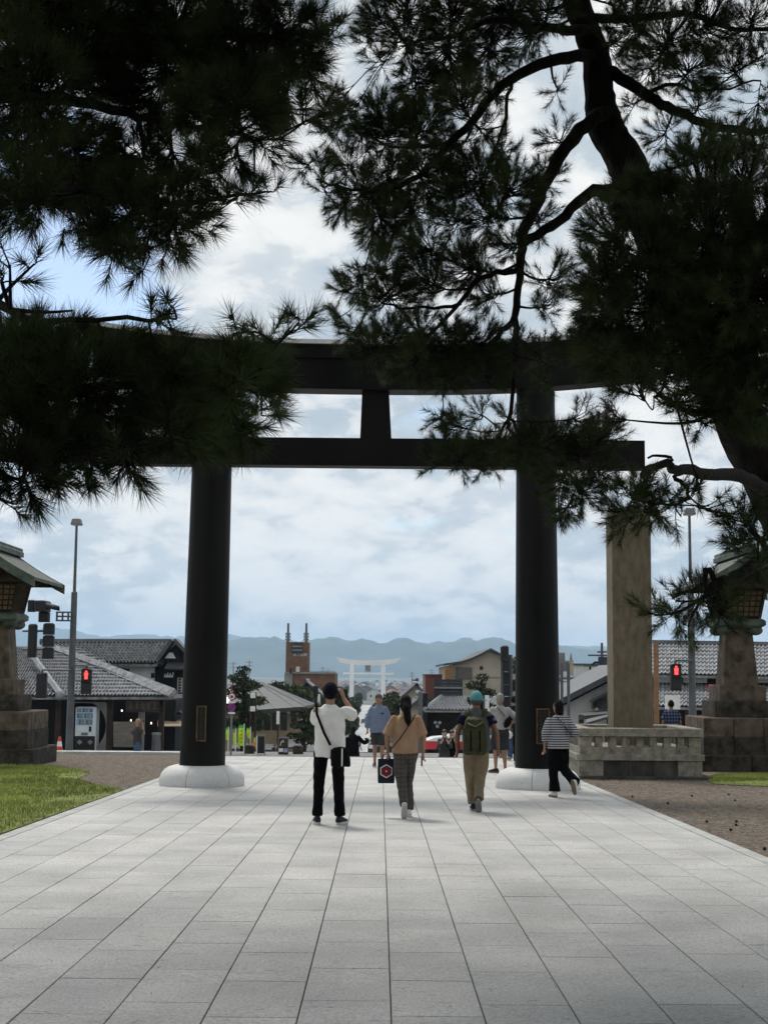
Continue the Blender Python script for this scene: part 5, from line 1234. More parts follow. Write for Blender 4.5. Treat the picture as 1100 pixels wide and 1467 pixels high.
# ---- far town: houses of a few kinds
def town_house(w, dp, h, wall, roof):
    r = bpy.data.objects.new('town_house', None); COL.objects.link(r)
    k = MB(); k.prism([(-w / 2, -.5), (w / 2, -.5), (w / 2, h), (0, h + w * .26), (-w / 2, h)], -dp / 2, dp / 2); k.build('wall', wall, r, local=True)
    for s in (-1, 1):
        e = s * (w / 2 + .5); q = [(0, -dp / 2 - .4, h + w * .27), (e, -dp / 2 - .4, h - .25), (e, dp / 2 + .4, h - .25), (0, dp / 2 + .4, h + w * .27)]; k = MB(); k.slab(q if s < 0 else q[::-1], -.25); k.build('roof', roof, r, local=True)
    for i in (-1, 1): k = MB(); k.box(i * w * .22 - .5, i * w * .22 + .5, -dp / 2 - .05, -dp / 2 + .05, h * .45, h * .75); k.build('window', m_glass, r, local=True)
    return r
m_rr = mat('brown red roof', (.16, .07, .05), .7, .2); m_rb = mat('blue grey roof', (.10, .12, .15), .6, .2)
kinds = [(town_house(9, 11, 5.2, m_white, m_tile), 'distant white house with grey tiled roof in the town'), (town_house(11, 9, 4.6, m_cream, m_tiled), 'distant beige house with dark roof in the town'), (town_house(8, 9, 5.6, m_white, m_rr), 'distant white house with reddish roof in the town'), (town_house(12, 14, 6.2, m_conc, m_rb), 'distant grey house with blue grey roof in the town')]
rt = random.Random(77); used = [False] * 4; placed = []
def put(x, y, rz):
    i = rt.randrange(4); r, lab = kinds[i]
    if used[i]: r = copy_tree(r)
    used[i] = True; r.location = (x, y, gz(y) - .1); r.rotation_euler = (0, 0, rz); tag(r, lab, 'house', 'houses of the distant town')
tries = 0
while len(placed) < 250 and tries < 12000:
    tries += 1; y = 175 + 2300 * rt.random() ** 1.7; px = rt.uniform(325, 880) if rt.random() < .75 else rt.uniform(440, 620)
    x = at(px, 980, y).x
    if y < 790 and abs(x - rx(y)) < 12: continue
    if y < 300 and 395 < px < 500 and y > 215: continue
    if any(abs(x - a) < 14 and abs(y - b) < 16 for a, b in placed): continue
    if 610 < y < 660 and abs(x + 5) < 24: continue
    placed.append((x, y)); put(x, y, rt.choice((0, 1.57, .3, -.25)))
# ---- trees: leafy ones and garden pines
def leaf_blob(c, r, n, rng, size):
    u = rng.normal(size=(n, 3)); u /= np.linalg.norm(u, axis=1)[:, None]; p = np.array(c) + u * np.array(r) * (rng.uniform(.35, 1, (n, 1)) ** .5)
    a = rng.normal(size=(n, 3)); b = rng.normal(size=(n, 3)); a = a / np.linalg.norm(a, axis=1)[:, None] * size; b = b / np.linalg.norm(b, axis=1)[:, None] * size
    V = np.empty((n * 3, 3)); V[0::3] = p - a * .5; V[1::3] = p + a * .5; V[2::3] = p + b; return V
m_leaf = mat('roadside foliage', (0.028, 0.048, 0.018), 0.7, 0.4, .6, col2=(0.075, 0.105, 0.042), spec=.2)
m_pinel = mat('garden pine foliage', (0.022, 0.04, 0.016), 0.7, 0.4, 1.2, col2=(0.06, 0.085, 0.035), spec=.2)
def tree(name, label, x, d, h, blobs, m, size, lean=0.0, group=None, tr=.16, dens=1.0, seed=1):
    r = thing(name, label, 'tree', (x, d, gz(d) - .05), group); g = gz(d) - .05; rng = np.random.RandomState(seed); rr = random.Random(seed)
    k = MB(); top = Vector((x + lean * h, d, g + h * .92)); path = smooth_path([(x, d, g), (x + lean * h * .2 + rr.uniform(-.1, .1) * h * .3, d, g + h * .35), (x + lean * h * .7 - rr.uniform(-.1, .1) * h * .3, d, g + h * .65), tuple(top)], 4)
    k.tube(path, [tr * (1 - .75 * i / (len(path) - 1)) for i in range(len(path))], 8); k.build('trunk', m_bark, r, smooth=True)
    Vs = []; lm = MB()
    for bx, bz, br, bh in blobs:
        c = (x + bx, d + rr.uniform(-.5, .5) * br, g + bz); n = int(dens * 70 * (br / size) ** 2 * .12 * (1 + bh / br)); Vs.append(leaf_blob(c, (br, br * .9, bh), max(40, n), rng, size))
        j = min(range(len(path)), key=lambda i: abs(path[i].z - (c[2] - br * .4))); lm.tube([path[j], c], [tr * .35, tr * .12], 5)
    lm.build('limbs', m_bark, r, kind='stuff'); V = np.concatenate(Vs); rawmesh('crown', V, np.arange(len(V)).reshape(-1, 3), m, r, kind='stuff'); return r
def garden_pine(px, pyt, d, label, w, seed, n=7):
    c = at(px, 1000, d); h = at(px, pyt, d).z - gz(d); rr = random.Random(seed); bl = [(rr.uniform(-.1, .1), h * .97, w * .22, w * .14)]
    for i in range(n):
        z = h * (.88 - .52 * i / (n - 1)); s = 1 if i % 2 else -1; ww = w * (.25 + .45 * (i / n)); bl += [(s * ww * rr.uniform(.5, .9), z, w * rr.uniform(.3, .42), w * .15), (-s * ww * rr.uniform(.1, .5), z - .1 * h * rr.random(), w * rr.uniform(.25, .36), w * .13)]
    return tree('garden_pine', label, c.x, d, h, bl, m_pinel, .13, 0, None, .14, 1.3, seed)
garden_pine(350, 955, 64, 'cloud pruned pine beside the round road signs', 1.5, 3)
garden_pine(690, 966, 74, 'garden pine in front of the beige hall wall', 1.5, 5)
garden_pine(745, 940, 70, 'garden pine mostly hidden behind the right gate pillar', 1.4, 8)
garden_pine(436, 1015, 72, 'dark bushy pine beside the restaurant end wall', 1.1, 9, 6)
rq = random.Random(9)
RT = []
for i, y in enumerate((104, 128, 155, 188, 228, 275, 330, 395, 470, 560)):
    RT.append((rx(y) - 4.9 - (.6 if y < 140 else 0), y, -1))
    if y > 120: RT.append((rx(y + 9) + 5.3, y + 9, 1))
for i, (x, y, s) in enumerate(RT):
    h = 7.3 + rq.uniform(-.6, .9) if y > 140 else 5.6; bl = []
    for j in range(12): bl.append((rq.uniform(-2.1, 2.1), h * rq.uniform(.40, .90), rq.uniform(1.2, 1.9), rq.uniform(.8, 1.2)))
    tree('roadside_tree', 'round leafy tree lining the ' + ('left' if s < 0 else 'right') + ' side of the approach road', x, y, h, bl, m_leaf, .24 + y * .0006, 0, 'trees lining the approach road', .2, 3.2, 100 + i)
for i in range(60):    # scattered town trees
    y = 200 + 1300 * rq.random() ** 1.3; x = rq.choice((-1, 1)) * rq.uniform(11, .17 * y + 8)
    if any(abs(x - a) < 9 and abs(y - b) < 10 for a, b in placed): continue
    h = rq.uniform(5, 9); tree('town_tree', 'distant dark green tree among the town houses', x, y, h, [(rq.uniform(-1.6, 1.6), h * rq.uniform(.5, .9), rq.uniform(1.2, 2), rq.uniform(1, 1.5)) for _ in range(6)], m_leaf, .6, 0, 'trees among the distant houses', .25, 2.2, 300 + i)
for i, (px, py0, d) in enumerate(((334, 948, 420), (357, 946, 420), (462, 955, 520), (590, 962, 500), (618, 958, 540), (470, 958, 560))):
    c = at(px, 980, d); p = thing('utility_pole', 'distant utility pole with cross arms among the town roofs', 'utility pole', (c.x, d, gz(d)), 'distant utility poles'); zt = at(px, py0, d).z
    k = MB(); k.tube([(c.x, d, gz(d)), (c.x, d, zt)], [.22, .14], 6); k.build('pole', m_conc, p)
    for q in (.6, 1.6): k = MB(); k.box(c.x - 1.1, c.x + 1.1, d - .08, d + .08, zt - q - .07, zt - q + .07); k.build('cross_arm', m_conc, p)
# ================================================================== vehicles
m_tyre = mat('tyre rubber', (.015, .015, .016), .8, .1); m_rim = mat('alloy rim', (.45, .46, .47), .35, .05, metal=.6)
m_cgl = mat('car glass', (.03, .04, .042), .05, .1, spec=.7); m_tail = mat('tail lamp', (.45, .02, .02), .3, .1); m_head = mat('headlamp glass', (.6, .62, .64), .15, .05)
def car(name, label, loc, rz, upper, lower, kind='sedan', L=4.4, Wd=1.7, H=1.48, group=None, sign=False):
    r = thing(name, label, 'taxi' if sign else 'car', loc, group, rz)
    hw = Wd / 2
    # side profile: lower body and cabin, x forward along +x
    low = [(-L / 2, .32), (-L / 2 - .02, .62), (-L / 2 + .05, .84), (L * -.33, .92), (L * .22, .90), (L * .42, .82), (L / 2 - .02, .70), (L / 2, .50), (L / 2 - .04, .30)]
    def section(prof, w_of, nm, m, smooth='auto'):
        rings = []
        for s, f in ((-1, .90), (-.98, .97), (-.9, 1.0), (.9, 1.0), (.98, .97), (1, .90)):
            rings.append([(x * (1 if abs(f) == 1 else 1 - (1 - f) * .25), s * w_of(z), .5 + (z - .5) * (1 - (1 - f) * .12)) for x, z in prof])
        return MB().rings(rings).build(nm, m, r, smooth=smooth, local=True)
    z_split = .66
    section([(x, min(z, z_split)) for x, z in low], lambda z: hw, 'body', lower)
    up = [(-L / 2 + .0, z_split + .004)] + [(x, z) for x, z in low[2:7]] + [(L / 2 - .03, z_split + .004)]
    section(up, lambda z: hw - .015, 'upper_body', upper)
    cab = [(-L * .40, .90), (-L * .27, H - .12), (-L * .20, H - .03), (L * .02, H), (L * .10, H - .04), (L * .26, .89)]
    section(cab, lambda z: hw - .03 - (z - .88) * .26, 'cabin', upper)
    for s in (-1, 1):
        for pts in ([(-L * .335, .95), (-L * .25, H - .17), (-L * .10, H - .09), (-L * .10, .94)], [(-L * .08, .94), (-L * .08, H - .09), (L * .07, H - .1), (L * .21, .93)]):
            k = MB(); vs = [(x, s * (hw - .022 - (z - .88) * .26), z) for x, z in pts]; k.add(vs + [(x, y - s * .02, z) for x, y, z in vs], [(0, 1, 2, 3), (7, 6, 5, 4), (0, 4, 5, 1), (1, 5, 6, 2), (2, 6, 7, 3), (3, 7, 4, 0)]); k.build('side_window', m_cgl, r, local=True)
        k = MB(); k.ell((L * .2, s * (hw + .09), .98), (.07, .1, .07), 8, 6); k.build('mirror', upper, r, smooth=True, local=True)
        k = MB(); k.bbox(L / 2 - .1, L / 2 + .012, s * hw * .72 - .2, s * hw * .72 + .2, .58, .73, .03); k.build('headlight', m_head, r, local=True)
        k = MB(); k.bbox(-L / 2 - .03, -L / 2 + .1, s * hw * .76 - .16, s * hw * .76 + .16, .62, .80, .03); k.build('tail_light', m_tail, r, local=True)
        for xw in (-L * .31, L * .31):
            k = MB(); k.tube([(xw, s * (hw - .19), .31), (xw, s * (hw + .012), .31)], .31, 20); w = k.build('wheel', m_tyre, r, smooth='auto', local=True)
            k = MB(); k.tube([(xw, s * (hw + .013), .31), (xw, s * (hw + .022), .31)], .20, 14); k.build('rim', m_rim, w, smooth='auto', local=True)
    for a, b, nm in ((( L * .115, H - .07), (L * .245, .93), 'windscreen'), ((-L * .285, H - .15), (-L * .385, .94), 'rear_window')):
        k = MB(); s = 1 if a[0] > 0 else -1; w0, w1 = hw - .2, hw - .1; o = .018 * s
        vs = [(b[0] + o, -w1, b[1]), (b[0] + o, w1, b[1]), (a[0] + o, w0, a[1]), (a[0] + o, -w0, a[1])]; k.add(vs + [(x - .03 * s, y, z) for x, y, z in vs], [(0, 1, 2, 3), (7, 6, 5, 4), (0, 4, 5, 1), (1, 5, 6, 2), (2, 6, 7, 3), (3, 7, 4, 0)]); k.build(nm, m_cgl, r, local=True)
    for x in (-L / 2 - .045, L / 2 + .02): k = MB(); k.box(x, x + .02, -.17, .17, .42, .52); k.build('number_plate', m_paperw, r, local=True)
    if sign: k = MB(); k.rings([[(a * .10, b * .26, z) for a, b in ((-1, -1), (1, -1), (1, 1), (-1, 1))] for z in (H - .01, H + .13)]); k.build('roof_sign', m_paperw, r, local=True)
    return r
m_cw = mat('white car paint', (.68, .69, .69), .25, .03, spec=.5); m_cr = mat('red car paint', (.45, .02, .025), .3, .05, spec=.5); m_cb = mat('black car paint', (.008, .008, .01), .2, .1, spec=.5); m_cs = mat('silver car paint', (.4, .41, .42), .3, .05, metal=.3); m_cbl = mat('dark blue car paint', (.02, .03, .06), .3, .05)
p = at(677, 1077, 65); car('taxi', 'red and white taxi parked across the far side of the crossing', (p.x, 65, gz(65)), math.pi, m_cw, m_cr, H=1.55, L=4.4, sign=True)
p = at(552, 1060, 72); car('car', 'black car at the top of the approach road behind the blue shirted man', (p.x, 72, gz(72) + .02), -math.pi / 2, m_cb, m_cb, H=1.5, L=4.5)
for px, dd, mt, lab, rz in ((521.5, 420, m_cb, 'small dark car with red tail lights far down the approach road', math.pi / 2), (530, 400, m_cbl, 'blue car coming up the approach road in the distance', -math.pi / 2), (533.5, 455, m_cw, 'white car coming up the approach road in the distance', -math.pi / 2), (526, 500, m_cs, 'silver car furthest down the approach road', -math.pi / 2)):
    x = at(px, 1020, dd).x; car('car', lab, (x, dd, gz(dd) + .02), rz, mt, mt)
# ================================================================== people
TMP = bpy.data.scenes.new('workbench')      # scratch scene for shaping bodies and clothes, removed at the end
def remesh(k, voxel, smooth=5, wrinkle=0.0, wscale=9.0, seed=0.0):
    me = bpy.data.meshes.new('tmp'); me.from_pydata([tuple(v) for v in k.v], [], k.f); me.validate(); me.update()
    import bmesh
    bm = bmesh.new(); bm.from_mesh(me); bmesh.ops.recalc_face_normals(bm, faces=bm.faces[:]); bm.to_mesh(me); bm.free()
    o = bpy.data.objects.new('tmp', me); TMP.collection.objects.link(o)
    m = o.modifiers.new('r', 'REMESH'); m.mode = 'VOXEL'; m.voxel_size = voxel; m.use_smooth_shade = True
    if smooth: s = o.modifiers.new('s', 'SMOOTH'); s.factor = .5; s.iterations = smooth
    vl = TMP.view_layers[0]; vl.update(); out = bpy.data.meshes.new_from_object(o.evaluated_get(vl.depsgraph))
    bpy.data.objects.remove(o); bpy.data.meshes.remove(me)
    if wrinkle:
        n = len(out.vertices); c = np.empty(n * 3); nr = np.empty(n * 3); out.vertices.foreach_get('co', c); out.vertices.foreach_get('normal', nr); c = c.reshape(-1, 3); nr = nr.reshape(-1, 3)
        w = np.zeros(n); rw = np.random.RandomState(int(seed * 10) % 9999)
        for q in range(9):     # folds: a handful of crossing, bent waves
            kx = rw.normal(0, 1, 3) * wscale * (1.0 + .5 * q) * np.array((1.25, 1.25, .75)); w += np.sin(c @ kx + rw.uniform(0, 6.28) + 1.6 * np.sin(c @ (rw.normal(0, 1, 3) * wscale * .7))) / (1.6 + .45 * q)
        out.vertices.foreach_set('co', (c + nr * (w * wrinkle * .55)[:, None]).ravel())
    out.polygons.foreach_set('use_smooth', [True] * len(out.polygons)); out.update(); return out
def limbseg(k, pts, rads, seg=12):
    for p, r in zip(pts, rads): k.ell(p, (r, r, r), seg, 8)
    for i in range(len(pts) - 1): k.tube([pts[i], pts[i + 1]], [rads[i], rads[i + 1]], seg)
DEF = dict(head=(0, .015, 1.575), neck=(0, -.005, 1.42), sL=(-.165, -.005, 1.355), sR=(.165, -.005, 1.355), eL=(-.235, -.03, 1.11), eR=(.235, -.03, 1.11), wL=(-.25, .03, .87), wR=(.25, .03, .87), hL=(-.09, 0, .90), hR=(.09, 0, .90), kL=(-.10, .02, .48), kR=(.10, .02, .48), aL=(-.10, -.02, .09), aR=(.10, -.02, .09), fL=None, fR=None)
def mixp(a, b, t): return Vector(a).lerp(Vector(b), t)
def add_hand(k, w, direction, side, curl=.35, grip=False):
    w = Vector(w); d = Vector(direction).normalized(); up = Vector((0, 1, 0))
    if abs(d.dot(up)) > .9: up = Vector((0, 0, 1))
    s = d.cross(up).normalized() * side; n = s.cross(d).normalized()
    if n.y < 0 and abs(n.y) > .3: pass
    palm = w + d * .085
    k.tube([w, w + d * .035, palm], [.026, .034, .036], 10, sq=.55); k.ell(palm, (.03, .03, .03), 8, 6)
    for i, ln in enumerate((.068, .078, .072, .056)):
        o = s * 0; b = palm + n * 0 + (up * 0) + s.cross(d) * 0 + (Vector(s.cross(d)).normalized() * ((i - 1.5) * .0195))
        a1 = (d * math.cos(curl) + s * -math.sin(curl) * side * .0 + s * math.sin(curl) * -1).normalized(); m = b + a1 * ln * .5
        a2 = (d * math.cos(curl * 2.4) - s * math.sin(curl * 2.4)).normalized(); limbseg(k, [b, m, m + a2 * ln * .5], [.0098, .0092, .008], 6)
    tb = w + d * .035 + s.cross(d).normalized() * -.03; tm = tb + (d * .7 - s.cross(d).normalized() * .6).normalized() * .045; limbseg(k, [tb, tm, tm + (d * .9 - s * .3).normalized() * .032], [.012, .011, .009], 6)
def person(label, loc, rz, H, pose=None, outfit=None, voxel=.011, group=None, yaw_head=0.0):
    P = dict(DEF); P.update(pose or {}); o = outfit; r = thing('person', label, 'person', loc, group, rz); S = H / 1.70
    sd = (hash(label) % 1000) * .37 if False else sum(map(ord, label)) * .013
    def ship(me, name, m, parent=r):
        me.transform(Matrix.Scale(S, 4)); return link(name, me, m, parent)
    lean = Vector(o.get('lean', (0, 0, 0))); hip = Vector(((P['hL'][0] + P['hR'][0]) / 2, (P['hL'][1] + P['hR'][1]) / 2, 0))
    def tor(z): t = max(0, min(1, (z - .90) / .52)); return hip * (1 - t) + lean * t
    shift = lambda p: Vector(p) + lean if p is not None else None
    J = {k_: (Vector(v) if v is not None else None) for k_, v in P.items()}
    for k_ in ('head', 'neck', 'sL', 'sR'): J[k_] = shift(J[k_])
    for k_ in ('eL', 'eR', 'wL', 'wR'):
        if k_ not in (pose or {}): J[k_] = shift(J[k_])
    wide = o.get('build', 1.0)
    def torso(k, prof):
        rings = []
        for z, rx_, ry_ in prof:
            c = tor(z); rings.append([(c.x + rx_ * wide * math.cos(a), c.y + ry_ * wide * math.sin(a), z) for a in [2 * math.pi * i / 20 for i in range(20)]])
        k.rings(rings)
    # --- body: one skin surface
    k = MB(); hd = J['head']; rot = Matrix.Rotation(yaw_head, 3, 'Z')
    k.ell(hd, (.078, .095, .116), 16, 12, rot); k.ell(hd + rot @ Vector((0, .03, -.055)), (.052, .06, .06), 12, 8)
    k.tube([hd + rot @ Vector((0, .088, .015)), hd + rot @ Vector((0, .108, -.022))], [.010, .016], 8); k.ell(hd + rot @ Vector((0, .07, .03)), (.05, .025, .012), 10, 6)
    for s in (-1, 1): k.ell(hd + rot @ Vector((s * .076, -.005, -.01)), (.012, .022, .034), 8, 6)
    k.tube([J['neck'] + Vector((0, 0, -.06)), hd + Vector((0, -.01, -.06))], [.058, .052], 12)
    torso(k, [(.86, .145, .10), (.95, .155, .105), (1.06, .13, .095), (1.2, .15, .105), (1.31, .145, .09), (1.37, .105, .065), (1.42, .06, .05)])
    for s in 'LR':
        limbseg(k, [J['s' + s], mixp(J['s' + s], J['e' + s], .5), J['e' + s], mixp(J['e' + s], J['w' + s], .35), J['w' + s]], [.052, .045, .038, .038, .026])
        dh = o.get('hand' + s) or (J['w' + s] - J['e' + s]); add_hand(k, J['w' + s], dh, 1 if s == 'L' else -1, o.get('curl' + s, .4))
        limbseg(k, [J['h' + s], mixp(J['h' + s], J['k' + s], .5), J['k' + s], mixp(J['k' + s], J['a' + s], .3), mixp(J['k' + s], J['a' + s], .7), J['a' + s]], [.085, .072, .052, .052, .038, .032])
        if not o.get('shoe'): pass
    body = ship(remesh(k, voxel * .85, 3), 'body', mat('skin ' + o.get('skin', 'tan'), {'tan': (.30, .17, .11), 'pale': (.42, .27, .20), 'brown': (.20, .105, .065)}[o.get('skin', 'tan')], .6, .08, 12))
    # eyes and mouth where a face shows
    if o.get('face'):
        for s in (-1, 1): q = MB(); q.ell(tuple((hd + rot @ Vector((s * .032, .085, .008))) * S), (.011 * S, .007 * S, .006 * S), 8, 6); q.build('eye', m_dk, body, local=True)
        q = MB(); q.ell(tuple((hd + rot @ Vector((0, .086, -.062))) * S), (.022 * S, .008 * S, .006 * S), 8, 6); q.build('mouth', mat('lips', (.22, .08, .07), .6, .05), body, local=True)
    # --- top
    tp = o['top']; k = MB(); hem = tp.get('hem', .86); f = tp.get('loose', 1.0); prof = []
    for z, a, b in [(hem, .178, .128), (.98, .175, .125), (1.1, .168, .122), (1.22, .172, .125), (1.31, .172, .116), (1.375, .140, .090), (1.41, .10, .074), (1.44, .068, .062)]:
        if z == hem or z > hem + .02: prof.append((z, a * f, b * f))
    prof = [(z, a if z < 1.3 else a / f * (1 + (f - 1) * .35), b if z < 1.3 else b / f * (1 + (f - 1) * .35)) for z, a, b in prof]
    torso(k, prof); sl = tp.get('sleeve', .8); sr = tp.get('sr', .066)
    for s in 'LR':
        e = J['e' + s]; sh = J['s' + s]
        if sl <= 1: pts = [sh, mixp(sh, e, sl * .5), mixp(sh, e, sl)]; rd = [.060, sr * .96 * f, sr * 1.04 * f]
        else: pts = [sh, mixp(sh, e, .5), e, mixp(e, J['w' + s], (sl - 1) * .95)]; rd = [.060, sr * .95 * f, sr * .92 * f, sr * (.8 if sl > 1.5 else .95) * f]
        for p_, r_ in zip(pts[:-1], rd): k.ell(p_, (r_, r_, r_), 12, 8)
        for i in range(len(pts) - 1): k.tube([pts[i], pts[i + 1]], [rd[i], rd[i + 1]], 12)
    if tp.get('collar'): k.tube([J['neck'] + Vector((0, -.01, -.02)), J['neck'] + Vector((0, -.005, .035))], [.075, .070], 14)
    ship(remesh(k, voxel * 1.35, 3, .013, 8, sd), 'shirt', tp['m'])
    if tp.get('sleeves_m'):
        k = MB()
        for s in 'LR': sh, e = J['s' + s], J['e' + s]; k.tube([mixp(sh, e, .08), mixp(sh, e, .5), mixp(sh, e, sl + .12)], [.070 * f, .074 * f, .076 * f], 14); ship(remesh(k, voxel * 1.3, 2, .005, 9, sd), 'sleeve', tp['sleeves_m']); k = MB()
    # --- legs
    lg = o['legs']; k = MB(); w = lg.get('w', 1.0); ln = lg.get('len', 2.0)
    if lg.get('skirt'):
        rings = []
        for z, a, b in [(lg['skirt'], .26, .22), (lg['skirt'] + .25, .24, .19), (.8, .20, .15), (1.0, .165, .12)]: c = tor(z); rings.append([(c.x + a * math.cos(2 * math.pi * i / 24) * (1 + .05 * math.sin(i * 2.6)), c.y + b * math.sin(2 * math.pi * i / 24), z) for i in range(24)])
        k.rings(rings)
    else:
        torso(k, [(.80, .13, .105), (.88, .168, .122), (.97, .165, .118), (1.03, .152, .108)])
        for s in 'LR':
            h_, kn, an = J['h' + s], J['k' + s], J['a' + s]
            if ln >= 1.99: pts = [h_, mixp(h_, kn, .5), kn, mixp(kn, an, .5), mixp(kn, an, .97)]; rd = [.098, .088 * w, .070 * w, .066 * w, lg.get('cuff', .060) * w]
            else: pts = [h_, mixp(h_, kn, .5), mixp(h_, kn, ln)]; rd = [.10, .096 * w, .092 * w]
            for p_, r_ in zip(pts[:-1], rd): k.ell(p_, (r_, r_, r_), 12, 8)
            for i in range(len(pts) - 1): k.tube([pts[i], pts[i + 1]], [rd[i], rd[i + 1]], 14)
    ship(remesh(k, voxel * 1.35, 3, .013, 8, sd + 3), 'skirt' if lg.get('skirt') else ('shorts' if ln < 1.5 else 'trousers'), lg['m'])
    # --- shoes
    sm, so = o['shoe']
    for s in 'LR':
        an = J['a' + s]; fd = Vector(P['f' + s]) if P['f' + s] is not None else Vector((.12 if s == 'R' else -.12, 1, 0)); fd.normalize()
        up = Vector((0, 0, 1)); up = (up - fd * up.dot(fd)); up = up.normalized() if up.length > .2 else Vector((0, -1, 0)); sd_ = fd.cross(up)
        base = an - up * .072 - fd * .06
        def ringf(t, hw, h0, h1): c = base + fd * t; return [c + sd_ * (hw * math.cos(a)) + up * (h0 + (h1 - h0) * (.5 + .5 * math.sin(a))) for a in [2 * math.pi * i / 12 for i in range(12)]]
        q = MB(); q.rings([[p * S for p in ringf(t, hw, h0, h1)] for t, hw, h0, h1 in ((-.012, .026, .0, .05), (.01, .036, -.005, .085), (.07, .038, -.005, .095), (.12, .043, -.005, .07), (.18, .046, -.005, .052), (.225, .036, .0, .04), (.245, .018, .006, .03))]); sh = q.build('shoe', sm, r, smooth=True, local=True)
        q = MB(); out = []
        for zz, g_ in ((-.020, .97), (-.018, 1.0), (.012, 1.02)):
            rg_ = []
            for a in [2 * math.pi * i / 16 for i in range(16)]: rg_.append((base + fd * (.115 + .14 * g_ * math.cos(a)) + sd_ * ((.043 + .006 * math.cos(a)) * g_ * math.sin(a)) + up * zz) * S)
            out.append(rg_)
        q.rings(out); q.build('sole', so, sh, local=True)
    # --- hair / cap
    hr = o.get('hair')
    if hr:
        m = hr[1]; k = MB(); st = hr[0]
        k.ell(hd + rot @ Vector((0, -.022, .024 if not o.get('cap') else -.02)), (.086, .094, .110 if not o.get('cap') else .07), 16, 10, rot)
        if st in ('bob', 'pony', 'long'): k.ell(hd + rot @ Vector((0, -.035, -.02)), (.085, .078, .115), 14, 10, rot)
        if st == 'bob': k.ell(hd + rot @ Vector((0, -.035, -.075)), (.082, .072, .08), 14, 8, rot)
        if st == 'pony': limbseg(k, [hd + Vector((0, -.10, .0)), hd + Vector((.012, -.135, -.07)), hd + Vector((.02, -.13, -.19)), hd + Vector((.035, -.115, -.31))], [.042, .055, .055, .028])
        if st == 'long': k.tube([hd + Vector((0, -.04, -.02)), hd + Vector((0, -.07, -.16)), hd + Vector((0, -.08, -.34))], [.09, .10, .085], 14, sq=.7)
        if o.get('face'): k.ell(hd + rot @ Vector((0, -.004, .050)), (.090, .098, .080), 16, 10, rot)
        ship(remesh(k, .013, 2, .005, 30, sd), 'hair', m)
    cp = o.get('cap')
    if cp:
        m = cp; k = MB(); rings = []
        for i in range(8):
            t = i / 7; z = -.012 + .125 * math.sin(t * math.pi / 2); f_ = math.cos(t * math.pi / 2 * .96); rings.append([hd + rot @ Vector((.098 * f_ * math.cos(a), -.010 + .118 * f_ * math.sin(a), z * 1.15 + .004)) for a in [2 * math.pi * j / 20 for j in range(20)]])
        k.rings([[p * S for p in ring] for ring in rings]); cpo = k.build('cap', m, r, smooth=True, local=True)
        a0 = o.get('brim', 0.0); k = MB(); rr_ = Matrix.Rotation(a0, 3, 'Z'); out = []
        for j in range(9):
            a = -1.0 + 2.0 * j / 8; p0 = Vector((.082 * math.sin(a), .09 * math.cos(a), .008)); p1 = Vector((.082 * math.sin(a), .09 * math.cos(a) + .075 * math.cos(a * 1.35), -.012)); out.append([(hd + rot @ rr_ @ q) * S for q in (p0, p1, p1 + Vector((0, 0, .006)), p0 + Vector((0, 0, .006)))])
        k.rings(out); k.build('brim', m, cpo, local=True)
    return r, J, S
def placed_on(px, py):  p = onplaza(px, py); return (p.x, p.y, p.z + .002)
def acc(r, k, name, m, S, voxel=None, smooth=True, wr=0.0):
    if voxel: me = remesh(k, voxel, 3, wr, 10); me.transform(Matrix.Scale(S, 4)); return link(name, me, m, r)
    k.v = [tuple(Vector(v) * S) for v in k.v]; return k.build(name, m, r, smooth='auto', local=True)
def solo(k, name, m, r, S, label, cat, voxel=None, wr=0.0):   # a held or worn thing: top-level, posed with its person
    k.v = [tuple(r.matrix_basis @ (Vector(v) * S)) for v in k.v]
    c = sum((Vector(v) for v in k.v), Vector()) / len(k.v)
    if voxel: me = remesh(k, voxel, 3, wr, 10); me.transform(Matrix.Translation(-c)); o = link(name, me, m, None, None, tuple(c))
    else: o = k.build(name, m, smooth='auto', loc=tuple(c))
    return tag(o, label, cat)
def M4(r): return Matrix.Translation(r.location) @ Matrix.Rotation(r.rotation_euler[2], 4, 'Z')
h_black = mat('black hair', (.005, .0045, .0045), .7, .2, 40, .4, 120, spec=.12); h_grey = mat('grey hair', (.24, .235, .225), .6, .2, 40, .4, 120); h_sparse = mat('cropped grey brown hair', (.085, .07, .06), .7, .2, 40, spec=.1)
f_white = mat('off white cotton', (.74, .73, .70), .9, .06, 6, .7, 13); f_black = mat('black cotton', (.0045, .0045, .0055), .95, .15, 6, .7, 13, spec=.06); f_navy = mat('navy cotton', (.010, .013, .032), .95, .12, 6, .7, 13, spec=.08); f_beige = mat('tan beige cotton', (.34, .215, .135), .9, .08, 6, .7, 13); f_khaki = mat('khaki cotton', (.19, .15, .095), .9, .1, 6, .7, 13)
f_greyt = mat('light grey marl', (.33, .32, .325), .9, .08, 20, .7, 13); f_blue = mat('mid blue chambray', (.15, .19, .28), .9, .08, 20, .7, 13); f_char = mat('charcoal cotton', (.035, .035, .037), .9, .1, 6, .7, 13); f_jean = mat('blue denim', (.045, .085, .15), .9, .15, 10, .7, 13); f_olive = mat('olive nylon', (.033, .036, .012), .7, .2, 8, .7, 13); f_vest = mat('dark grey vest cloth', (.075, .077, .08), .85, .1, 8, .7, 13); f_teal = mat('turquoise cap cloth', (.075, .25, .27), .85, .1, 12, .7, 13); f_dress = mat('black dress cloth', (.0045, .0045, .006), .95, .1, spec=.06)
